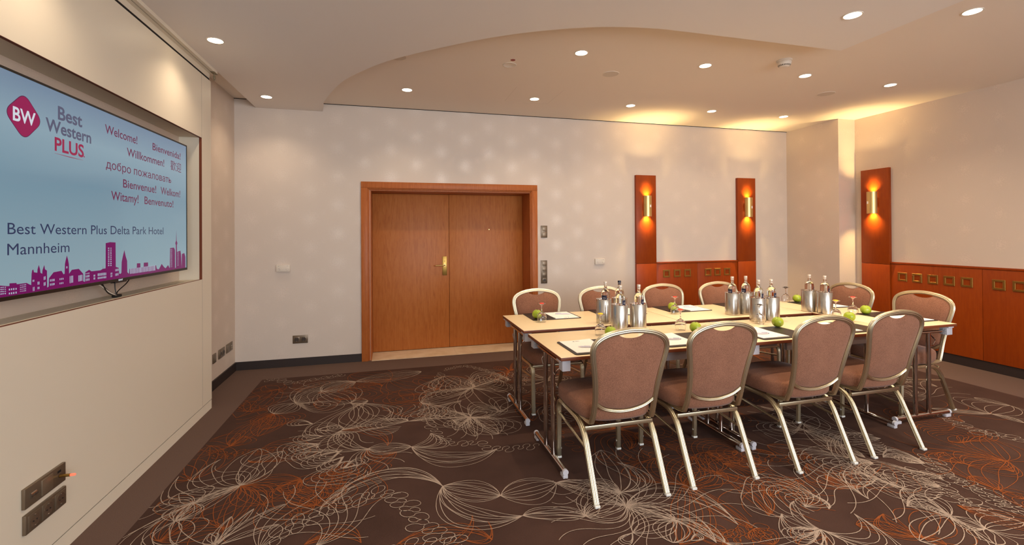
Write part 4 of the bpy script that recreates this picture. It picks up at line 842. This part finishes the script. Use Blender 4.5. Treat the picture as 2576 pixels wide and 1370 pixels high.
WIN= [(2.276,2.279,1.248,1.251),(2.281,2.284,1.247,1.251),(2.286,2.289,1.247,1.251),(2.291,2.293,1.247,1.251),(2.296,2.298,1.247,1.25),(2.3,2.303,1.246,1.25),(2.276,2.279,1.24,1.244),(2.281,2.284,1.239,1.243),(2.286,2.289,1.239,1.243),(2.291,2.293,1.239,1.243),(2.296,2.298,1.239,1.243),(2.3,2.303,1.238,1.242),(2.276,2.279,1.231,1.235),(2.281,2.284,1.231,1.235),(2.286,2.289,1.23,1.235),(2.291,2.293,1.23,1.234),(2.296,2.298,1.23,1.234),(2.3,2.303,1.23,1.234),(2.276,2.279,1.221,1.226),(2.281,2.284,1.221,1.226),(2.286,2.289,1.221,1.226),(2.291,2.293,1.221,1.226),(2.296,2.298,1.221,1.226),(2.3,2.303,1.22,1.226),(2.376,2.379,1.246,1.249),(2.382,2.385,1.246,1.249),(2.388,2.391,1.246,1.249),(2.393,2.396,1.246,1.249),(2.399,2.402,1.245,1.249),(2.404,2.408,1.245,1.249),(2.376,2.379,1.237,1.241),(2.382,2.385,1.237,1.241),(2.388,2.391,1.237,1.241),(2.393,2.396,1.237,1.241),(2.399,2.402,1.237,1.241),(2.404,2.408,1.237,1.24),(2.376,2.379,1.229,1.233),(2.382,2.385,1.229,1.232),(2.388,2.39,1.229,1.232),(2.393,2.396,1.229,1.232),(2.399,2.402,1.228,1.232),(2.404,2.408,1.228,1.232),(2.376,2.379,1.221,1.224),(2.382,2.385,1.221,1.224),(2.388,2.39,1.22,1.224),(2.393,2.396,1.22,1.224),(2.399,2.402,1.22,1.224),(2.404,2.408,1.22,1.224),(2.318,2.324,1.233,1.24),(2.329,2.335,1.233,1.24),(2.34,2.346,1.232,1.24),(2.352,2.358,1.232,1.239),(2.318,2.324,1.217,1.224),(2.329,2.335,1.216,1.224),(2.34,2.346,1.216,1.224),(2.352,2.358,1.216,1.224),(2.511,2.515,1.257,1.272),(2.518,2.522,1.258,1.273),(2.511,2.515,1.231,1.246),(2.518,2.522,1.232,1.247),(2.447,2.45,1.215,1.232),(2.453,2.456,1.215,1.233),(2.445,2.447,1.255,1.264),(2.449,2.451,1.255,1.264),(2.453,2.455,1.255,1.264),(2.474,2.478,1.24,1.253),(2.481,2.485,1.24,1.253),(2.474,2.478,1.22,1.23),(2.481,2.485,1.22,1.23),(2.55,2.554,1.246,1.256),(2.558,2.562,1.246,1.256),(2.566,2.571,1.246,1.256),(2.574,2.579,1.246,1.256),(2.612,2.617,1.247,1.255),(2.622,2.627,1.247,1.255),(2.632,2.638,1.247,1.255),(2.55,2.554,1.227,1.237),(2.558,2.562,1.227,1.237),(2.566,2.571,1.227,1.237),(2.574,2.579,1.228,1.237),(2.612,2.617,1.227,1.235),(2.622,2.627,1.227,1.235),(2.632,2.637,1.227,1.235),(2.682,2.687,1.225,1.259),(2.692,2.697,1.226,1.26),(2.701,2.706,1.226,1.26),(2.745,2.749,1.227,1.257),(2.753,2.758,1.227,1.257),(2.761,2.766,1.228,1.258),(2.77,2.775,1.228,1.258),(2.657,2.66,1.298,1.308),(2.663,2.666,1.298,1.308),(2.802,2.806,1.258,1.263),(2.81,2.814,1.258,1.263),(2.818,2.823,1.259,1.264),(2.826,2.831,1.259,1.264),(2.802,2.806,1.241,1.252),(2.81,2.814,1.241,1.252),(2.818,2.823,1.241,1.253),(2.826,2.831,1.242,1.253),(2.802,2.806,1.223,1.236),(2.81,2.814,1.224,1.236),(2.818,2.822,1.224,1.236),(2.826,2.831,1.224,1.236),(2.865,2.868,1.24,1.25),(2.87,2.873,1.24,1.25),(2.875,2.878,1.24,1.25),(2.865,2.868,1.225,1.236),(2.87,2.873,1.225,1.236),(2.875,2.878,1.225,1.236),(2.9,2.904,1.24,1.254),(2.906,2.91,1.24,1.254),(2.913,2.916,1.24,1.254),(2.919,2.922,1.24,1.254),(2.925,2.929,1.24,1.254),(2.932,2.935,1.24,1.254),(2.938,2.941,1.24,1.254),(2.944,2.948,1.24,1.254),(2.951,2.954,1.239,1.254),(2.957,2.961,1.239,1.254),(2.964,2.967,1.239,1.253),(2.97,2.974,1.239,1.253),(2.9,2.904,1.224,1.234),(2.906,2.91,1.224,1.234),(2.913,2.916,1.224,1.234),(2.919,2.922,1.224,1.234),(2.925,2.929,1.224,1.234),(2.932,2.935,1.224,1.234),(2.938,2.941,1.224,1.234),(2.944,2.948,1.224,1.234),(2.951,2.954,1.224,1.234),(2.957,2.961,1.223,1.234),(2.963,2.967,1.223,1.234),(2.97,2.974,1.223,1.234),(3.015,3.018,1.237,1.248),(3.021,3.024,1.238,1.249),(3.027,3.03,1.238,1.249),(3.015,3.018,1.224,1.234),(3.021,3.024,1.224,1.235),(3.027,3.03,1.225,1.235),(3.06,3.064,1.252,1.265),(3.068,3.073,1.253,1.265),(3.077,3.082,1.253,1.266),(3.086,3.091,1.253,1.266),(3.06,3.064,1.227,1.24),(3.068,3.073,1.227,1.241),(3.077,3.082,1.228,1.241),(3.086,3.09,1.228,1.242),(3.211,3.219,1.226,1.257),(3.226,3.235,1.226,1.257),(3.242,3.25,1.225,1.257),(3.257,3.266,1.225,1.257),(3.273,3.282,1.225,1.257),(3.29,3.298,1.225,1.257),(3.306,3.315,1.225,1.257),(3.322,3.332,1.225,1.257),(3.339,3.348,1.225,1.258),(3.356,3.365,1.225,1.258),(3.373,3.382,1.225,1.258),(3.39,3.4,1.225,1.258),(3.408,3.417,1.225,1.258),(3.426,3.435,1.224,1.258),(3.443,3.453,1.224,1.258),(3.462,3.471,1.224,1.258),(3.48,3.49,1.224,1.258),(3.498,3.509,1.224,1.258),(2.991,3.003,1.382,1.387),(3.013,3.024,1.382,1.386),(2.991,3.003,1.371,1.376),(3.013,3.024,1.371,1.376),(2.991,3.003,1.361,1.365),(3.012,3.024,1.36,1.365),(2.991,3.003,1.35,1.355),(3.012,3.024,1.35,1.355),(2.991,3.003,1.339,1.344),(3.012,3.024,1.339,1.344),(2.991,3.003,1.329,1.334),(3.012,3.024,1.328,1.333),(2.991,3.003,1.318,1.323),(3.012,3.024,1.318,1.323),(2.991,3.003,1.308,1.313),(3.012,3.024,1.307,1.312),(2.991,3.003,1.297,1.302),(3.012,3.024,1.296,1.302),(2.991,3.003,1.287,1.292),(3.012,3.024,1.286,1.291),(3.724,3.728,1.352,1.356),(3.732,3.736,1.352,1.356),(3.739,3.743,1.353,1.356),(3.747,3.751,1.353,1.357),(3.724,3.728,1.343,1.347),(3.732,3.736,1.344,1.347),(3.739,3.743,1.344,1.347),(3.747,3.751,1.344,1.348),(3.724,3.728,1.335,1.338),(3.732,3.736,1.335,1.339),(3.739,3.743,1.335,1.339),(3.747,3.751,1.335,1.339),(3.724,3.728,1.326,1.33),(3.732,3.736,1.326,1.33),(3.739,3.743,1.327,1.33),(3.747,3.751,1.327,1.33),(3.724,3.728,1.317,1.321),(3.732,3.736,1.318,1.321),(3.739,3.743,1.318,1.321),(3.747,3.751,1.318,1.322),(3.724,3.728,1.309,1.312),(3.731,3.736,1.309,1.313),(3.739,3.743,1.309,1.313),(3.746,3.751,1.309,1.313),(3.724,3.728,1.3,1.304),(3.731,3.735,1.3,1.304),(3.739,3.743,1.3,1.304),(3.746,3.751,1.301,1.304),(3.724,3.728,1.291,1.295),(3.731,3.735,1.292,1.295),(3.739,3.743,1.292,1.295),(3.746,3.75,1.292,1.296),(3.724,3.728,1.283,1.286),(3.731,3.735,1.283,1.286),(3.739,3.743,1.283,1.287),(3.746,3.75,1.283,1.287),(3.724,3.728,1.274,1.278),(3.731,3.735,1.274,1.278),(3.739,3.743,1.274,1.278),(3.746,3.75,1.274,1.278),(3.724,3.728,1.265,1.269),(3.731,3.735,1.266,1.269),(3.739,3.743,1.266,1.269),(3.746,3.75,1.266,1.269),(3.724,3.728,1.257,1.26),(3.731,3.735,1.257,1.26),(3.739,3.743,1.257,1.261),(3.746,3.75,1.257,1.261),(3.724,3.728,1.248,1.252),(3.731,3.735,1.248,1.252),(3.739,3.743,1.248,1.252),(3.746,3.75,1.248,1.252),(3.724,3.728,1.239,1.243),(3.731,3.735,1.24,1.243),(3.739,3.743,1.24,1.243),(3.746,3.75,1.24,1.243),(3.724,3.728,1.231,1.234),(3.731,3.735,1.231,1.234),(3.738,3.743,1.231,1.234),(3.746,3.75,1.231,1.235),(3.835,3.838,1.323,1.327),(3.841,3.845,1.323,1.328),(3.847,3.851,1.324,1.328),(3.835,3.838,1.313,1.317),(3.841,3.844,1.313,1.318),(3.847,3.851,1.314,1.318),(3.834,3.838,1.303,1.308),(3.841,3.844,1.303,1.308),(3.847,3.851,1.304,1.308),(3.834,3.838,1.293,1.297),(3.841,3.844,1.293,1.298),(3.847,3.851,1.294,1.298),(3.834,3.838,1.283,1.287),(3.841,3.844,1.283,1.288),(3.847,3.851,1.284,1.288),(3.834,3.838,1.273,1.277),(3.841,3.844,1.273,1.278),(3.847,3.851,1.274,1.278),(3.834,3.838,1.263,1.267),(3.841,3.844,1.263,1.268),(3.847,3.85,1.264,1.268),(3.834,3.838,1.253,1.257),(3.841,3.844,1.253,1.258),(3.847,3.85,1.254,1.258),(3.834,3.838,1.243,1.247),(3.841,3.844,1.243,1.248),(3.847,3.85,1.244,1.248),(3.834,3.837,1.233,1.237),(3.84,3.844,1.233,1.238),(3.847,3.85,1.234,1.238)]
from mathutils.geometry import tessellate_polygon
tri = tessellate_polygon([[Vector((a, b, 0)) for a, b in SKY]])
skm = MB(); skm.add([(XT-.0006, a, b) for a, b in SKY], [tuple(t) for t in tri]); tvo('skyline', skm, 'ink_purple')
wm = MB()
for a, b, c, d in WIN: wm.add([(XT-.0003, a, c), (XT-.0003, b, c), (XT-.0003, b, d), (XT-.0003, a, d)], [(0, 1, 2, 3)])
o = tvo('skyline_windows', wm, 'ink_window'); o['kind'] = 'stuff'
# cables hanging below the set
def cable(pts, r, label, m='black_plastic'):
    o = MB().sweep(cr(pts, 8), (1, .1, .2), circ(r, 8)).obj('cable', m, None, 60); tag(o, label, 'cable', 'cables below the television'); return o
cable([(-1.545, 2.99, 1.20), (-1.545, 3.04, 1.165), (-1.54, 3.10, 1.125), (-1.535, 3.145, 1.107)], .006, 'thick black cable hanging left below the television onto the niche ledge')
cable([(-1.54, 2.965, 1.20), (-1.54, 3.02, 1.17), (-1.535, 3.075, 1.135), (-1.53, 3.13, 1.108)], .0035, 'thin white cable in the bundle below the television', 'white_plastic')
cable([(-1.535, 3.0, 1.20), (-1.535, 3.05, 1.14), (-1.53, 3.09, 1.118), (-1.527, 3.14, 1.1055)], .003, 'thin black cable looping lowest in the bundle below the television')
cable([(-1.548, 3.150, 1.195), (-1.547, 3.152, 1.15), (-1.54, 3.15, 1.108)], .003, 'short black cable dropping straight below the television')
cable([(-1.552, 3.33, 1.20), (-1.552, 3.28, 1.165), (-1.55, 3.20, 1.135), (-1.545, 3.165, 1.12), (-1.54, 3.16, 1.1055)], .003, 'black cable swinging in from the right below the television')
g_ = MB(); g_.add(*bevbox(-1.553, -1.527, 3.125, 3.185, 1.0978, 1.112, .005)); tag(g_.obj('cable_grommet', 'black_matte'), 'black cable grommet on the niche ledge below the television', 'grommet')

# ================================================================ WALL PLATES
def plate(name, label, cat, loc, rz, w_, h_, parts, depth=.009, m='switch_bronze', group=None):
    t = thing(name, label, cat, loc, rz, group)
    MB().add(*bevbox(-w_/2, w_/2, -depth, 0, -h_/2, h_/2, .0025)).obj('frame', m, t)
    for kind, x, z, s in parts:
        if kind == 'rocker':
            MB().add(*bevbox(x-s/2, x+s/2, -depth-.005, -depth+.001, z-s/2, z+s/2, .0015)).obj('rocker', 'switch_bronze_light', t)
        elif kind == 'dark':
            MB().add(*bevbox(x-s/2, x+s/2, -depth-.003, -depth+.001, z-s/2, z+s/2, .0015)).obj('rocker', m, t)
        elif kind == 'socket':
            mb = MB(); mb.add(*bevbox(x-s/2, x+s/2, -depth-.004, -depth+.001, z-s/2, z+s/2, .0015)); mb.obj('insert', m, t)
            MB().lathe([(0, 0), (s*.36, 0), (s*.36, .0006), (s*.385, .0012), (s*.40, 0), (s*.40, -.0002)], 24, (x, -depth-.0046, z), 'y').obj('socket_cup', 'steel' if s > .06 else 'socket_dark', t)
            hb = MB()
            for dx in (-.0095, .0095): hb.lathe([(0, 0), (.0028, 0), (.0028, .0012), (0, .0012)], 8, (x+dx, -depth-.0060, z), 'y')
            hb.obj('pin_hole', 'black_matte', t)
            cl = MB(); [cl.add(*bevbox(x-.003, x+.003, -depth-.0068, -depth-.0045, z+k*s*.33-.003, z+k*s*.33+.003, .0008, 1)) for k in (-1, 1)]; cl.obj('earth_clip', 'steel', t)
        elif kind == 'round2':
            MB().sweep([(x-.016, -depth-.002, z), (x+.016, -depth-.002, z)], (0, 1, 0), circ(.012, 12, .004)).obj('recess', 'steel', t)
            for dx in (-.014, 0, .014): MB().lathe([(0, 0), (.0045, 0), (.0045, .002), (0, .002)], 12, (x+dx, -depth-.0075, z), 'y').obj('jack', 'socket_dark', t)
        elif kind == 'slot':
            MB().box(x-s*.22, x+s*.22, -depth-.0006, -depth, z-s*.10, z+s*.10).obj('port', 'black_matte', t, 0)
    return t
plate('light_switch', 'upper bronze double switch right of the door', 'switch', (1.877, YB-.0003, 1.472), 0, .084, .153, [('rocker', .004, .036, .052), ('rocker', .004, -.034, .052)])
plate('switch_column', 'bronze switch column with socket right of the door, below the double switch', 'switch', (1.873, YB-.0003, .962), 0, .083, .292, [('rocker', .004, .104, .052), ('rocker', .004, .034, .052), ('dark', .004, -.036, .052), ('socket', .004, -.106, .052)])
plate('double_socket', 'bronze double socket low on the wall left of the door', 'socket', (-.982, YB-.0003, .294), 0, .155, .088, [('socket', -.036, 0, .060), ('socket', .036, 0, .060)])
LS = PI/2
plate('blank_plate', 'single bronze plate on the left recess wall, nearest the panelling', 'socket', (XW+.0003, 4.922, .288), LS, .080, .088, [('dark', 0, 0, .062)])
plate('double_socket', 'bronze double socket on the left recess wall, middle of the row', 'socket', (XW+.0003, 5.113, .292), LS, .165, .088, [('socket', -.038, 0, .060), ('socket', .038, 0, .060)])
plate('data_socket', 'bronze double data socket on the left recess wall, nearest the corner', 'socket', (XW+.0003, 5.337, .294), LS, .180, .088, [('dark', -.042, 0, .062), ('slot', -.042, 0, .06), ('dark', .042, 0, .062), ('round2', .042, 0, .03)])
pl = plate('media_plate', 'upper bronze triple plate low on the media panelling, with jack recess and rocker', 'socket', (XL+.0003, 2.452, .372), LS, .243, .084, [('round2', -.078, 0, .06), ('rocker', 0.0, 0, .066), ('slot', .078, .018, .05)], .014)
plate('triple_socket', 'lower bronze triple socket low on the media panelling', 'socket', (XL+.0003, 2.456, .263), LS, .243, .080, [('socket', -.078, 0, .066), ('socket', 0, 0, .066), ('socket', .078, 0, .066)], .014)
st = thing('plug_light', 'short brass tube with glowing red tip plugged into the media plate', 'light', (XL+.016, 2.530, .369), 0)
MB().lathe([(0, 0), (.006, 0), (.0065, .004), (.0065, .040), (0, .040)], 14, (0, 0, 0), 'x').obj('tube', 'bronze_brass', st)
MB().lathe([(0, .040), (.0055, .040), (.0055, .056), (.003, .060), (0, .060)], 14, (0, 0, 0), 'x').obj('tip', 'red_glow', st)
def thermostat(x, z, lb):
    t = thing('thermostat', lb, 'thermostat', (x, YB-.0003, z), 0, 'thermostats on the back wall')
    MB().add(*bevbox(-.068, .068, -.026, 0, -.037, .037, .003)).obj('housing', 'white_plastic', t)
    MB().lathe([(0, 0), (.013, 0), (.015, .002), (.015, .006), (0, .006)], 20, (.045, -.031, -.006), 'y').obj('dial', 'white_plastic', t)
    m_ = MB(); m_.box(-.045, -.032, -.0268, -.0258, -.003, -.001).box(-.04, -.030, -.0268, -.0258, -.018, -.016).box(-.05, -.038, -.0268, -.0258, .024, .026).box(.036, .052, -.0268, -.0258, .024, .026); m_.obj('markings', 'print_grey', t, 0)
    MB().add(*bevbox(-.03, -.018, -.0285, -.0255, -.014, -.006, .001)).obj('slide_switch', 'white_plastic', t)
thermostat(-1.151, 1.085, 'white thermostat on the wall left of the double door'); thermostat(2.640, 1.077, 'white thermostat on the wall between the door and the first cherry board')

# ================================================================ SCONCES
def sconce(loc, rz, lb, tilt):
    t = thing('wall_sconce', lb, 'wall lamp', loc, rz, 'brass up and down wall lamps')
    n = 20; sec = []
    for i in range(n+1):
        a = PI*i/n; sec.append((.058*math.cos(a), -.012-.066*math.sin(a)**.85))
    mb = MB(); vs = []
    for z in (-.138, .138):
        for x, y in sec: vs.append((x, y, z))
        for x, y in sec: vs.append((x*.965, y*.965, z))
    m = n+1; fs = []
    for i in range(n):
        fs += [(i, i+1, 2*m+i+1, 2*m+i), (m+i+1, m+i, 3*m+i, 3*m+i+1), (i, m+i, m+i+1, i+1), (2*m+i, 2*m+i+1, 3*m+i+1, 3*m+i)]
    fs += [(0, 2*m, 3*m, m), (n, m+n, 3*m+n, 2*m+n)]
    mb.add(vs, fs).obj('brass_shade', 'brass', t, 40)
    MB().add(*bevbox(-.05, .05, -.012, 0, -.06, .06, .002)).obj('mounting_plate', 'bronze_brass', t)
    MB().add(*bevbox(-.012, .012, -.0005, .0015, -.016, .016, .0005, 1)).obj('maker_sticker', 'paper', t).location = (tilt*.018, -.0755, .0)
    for c_ in t.children:
        if c_.name.startswith('maker_sticker'): c_.rotation_euler = (0, 0, tilt*.28)
    for s in (-1, 1):
        MB().lathe([(0, 0), (.014, 0), (.014, .03*1), (0, .03)], 14, (0, -.038, s*.06-(.03 if s < 0 else 0))).obj('lamp_bulb', 'sconce_glow', t)
        spot('sconce_beam', (0, -.040, s*.095), (PI if s > 0 else 0, 0, 0), SCONCE_W, 104, .95, (1.0, .68, .26), t, .012)
    spot('sconce_down_beam', (0, -.030, -.10), (-.16, 0, 0), SCONCE_W*.55, 58, 1.0, (1.0, .64, .24), t, .012)
    spot('sconce_up_beam', (0, -.045, .10), (PI+.10, 0, 0), SCONCE_W*1.25, 62, 1.0, (1.0, .72, .34), t, .012)
    return t
sconce((3.314, YB-.0406, 1.805), 0, 'brass wall lamp on the left cherry board of the back wall', 1)
sconce((4.930, YB-.0406, 1.802), 0, 'brass wall lamp on the right cherry board of the back wall', 1)
sconce((XR-.0406, 4.450, 1.812), -PI/2, 'brass wall lamp on the cherry board of the right wall', -1)

# ================================================================ CEILING FITTINGS
def downlight():
    t = thing('recessed_downlight', '', 'ceiling light')
    MB().lathe([(.047, .0005), (.057, -.0005), (.057, -.003), (.054, -.0045), (.047, -.003)], 32).obj('trim_ring', 'white_plastic', t)
    MB().lathe([(0, -.0012), (.0485, -.0012), (.0485, -.0036), (0, -.0052)], 32).obj('lit_lens', 'lamp_glow', t)
    return t
DL = [(-1.205, 3.688, ZS, 'lowered ceiling beside the media panelling, second from back wall'), (-1.205, 5.070, ZS, 'on the lowered ceiling nearest the back wall'), (2.877, 2.284, ZS, 'on the lowered ceiling corner at the upper right'),
 (3.800, 2.190, ZC, 'high ceiling, right of the lowered ceiling at the picture edge'), (1.515, 3.480, ZC, 'middle row, nearest the curved ceiling edge'), (2.701, 3.485, ZC, 'middle row, second from the left'), (3.802, 3.485, ZC, 'middle row, third, right of the smoke detector'), (4.891, 3.50, ZC, 'middle row, rightmost'),
 (.164, 4.800, ZC, 'back row, leftmost, over the door'), (1.530, 4.800, ZC, 'back row, second from the left'), (2.697, 4.790, ZC, 'back row, third from the left'), (3.789, 4.780, ZC, 'back row, fourth from the left'), (4.875, 4.790, ZC, 'back row, rightmost, near the corner pier')]
hid = [(-1.205, 2.306, ZS), (-1.205, .924, ZS), (.9, 1.6, ZS), (.9, -.6, ZS), (2.877, .9, ZS), (2.877, -.8, ZS), (4.6, 2.19, ZC), (4.6, .8, ZC)]  # unseen: panel-side row carried on, the others added to light the room
dlt = downlight()
for i, (x, y, z, *lb) in enumerate(DL+hid):
    q = dlt if i == 0 else dup(dlt)
    q.location = (x, y, z); q['group'] = 'round recessed ceiling downlights'
    q['label'] = 'lit ceiling downlight, '+lb[0] if lb else 'unseen ceiling downlight helping to light the room'
for i, q in enumerate([o for o in C.objects if o.name.split('.')[0] == 'recessed_downlight']):
    sp_ = spot('downlight_beam', (0, 0, -.012), (0, 0, 0), SPOT_W*(.40 if q.location.x < -1 else .6 if q.location.y > 4.5 else 1.25), 128, .9, CEIL_SPOT, q, .045)
def speaker(x, y, r, lb):
    t = thing('ceiling_speaker', lb, 'speaker', (x, y, ZC), 0, 'round ceiling loudspeaker grilles')
    MB().lathe([(0, .0005), (r-.006, .0005), (r-.006, -.003), (0, -.004)], 32).obj('grille', 'speaker_mesh', t)
    MB().lathe([(r-.006, .0005), (r+.002, .0005), (r+.002, -.002), (r-.002, -.0035), (r-.006, -.002)], 32).obj('trim_ring', 'paint_ceiling', t)
speaker(1.981, 3.881, .078, 'round flush ceiling loudspeaker grille left of the smoke detector'); speaker(4.525, 3.893, .085, 'round flush ceiling loudspeaker grille at the right, before the corner pier'); speaker(.058, 3.927, .075, 'round ceiling loudspeaker grille half hidden by the curved ceiling edge')
sd = thing('smoke_detector', 'white domed smoke detector on the ceiling', 'smoke detector', (3.285, 3.215, ZC))
MB().lathe([(0, .001), (.062, .001), (.062, -.012), (.058, -.014), (0, -.014)], 32).obj('base', 'white_plastic', sd)
MB().lathe([(.0, -.014), (.053, -.014), (.056, -.018), (.052, -.040), (.040, -.054), (.028, -.060), (0, -.062)], 32).obj('dome', 'white_plastic', sd, 50)
vn = MB()
for i in range(24):
    a = 2*PI*i/24; c, s = math.cos(a), math.sin(a); vn.add([(c*.0492-s*.0028+c*.001, s*.0492+c*.0028+s*.001, -.0435), (c*.0492+s*.0028+c*.001, s*.0492-c*.0028+s*.001, -.0435), (c*.0415+s*.0024+c*.001, s*.0415-c*.0024+s*.001, -.0540), (c*.0415-s*.0024+c*.001, s*.0415+c*.0024+s*.001, -.0540)], [(0, 1, 2, 3)])
vn.obj('vent_slots', 'black_matte', sd, 0)['kind'] = 'stuff'
cn = thing('open_ceiling_can', 'unlit chrome recessed can in the ceiling beside a small red ring', 'ceiling light', (1.010, 3.880, ZC))
MB().lathe([(.053, .0005), (.062, .0005), (.062, -.002), (.056, -.004), (.053, -.002)], 32).obj('trim_ring', 'white_plastic', cn)
MB().lathe([(0, .105), (.020, .105), (.030, .098), (.044, .070), (.0515, .03), (.0530, -.001), (.0535, .03), (.046, .072), (.032, .101), (0, .108)], 32).obj('reflector', 'dull_reflector', cn, 50)
rg = thing('red_ring_marker', 'small red ring marker on the ceiling beside the unlit can', 'marker', (1.010, 3.765, ZC))
MB().lathe([(.011, .0005), (.021, .0005), (.021, -.0015), (.011, -.0015)], 24).obj('ring', 'red_ring', rg); MB().lathe([(0, .0005), (.0108, .0005), (.0108, -.001), (0, -.001)], 20).obj('core', 'white_plastic', rg)
br = thing('track_bracket', 'small metal curtain track bracket hanging at the end of the ceiling slot', 'bracket', (-1.432, 4.355, 2.815))
MB().add(*bevbox(-.016, .016, -.045, .03, -.006, 0, .001)).obj('flange', 'aged_metal', br)
hk = MB(); hk.sweep([(0, 0, -.004), (0, 0, -.05)], (1, 0, 0), circ(.004, 8)); hk.add(*bevbox(-.007, .007, -.007, .007, -.052, -.022, .002)); hk.lathe([(0, -.066), (.004, -.064), (.0055, -.058), (.0035, -.052), (0, -.052)], 12); hk.obj('runner_hook', 'aged_metal', br)
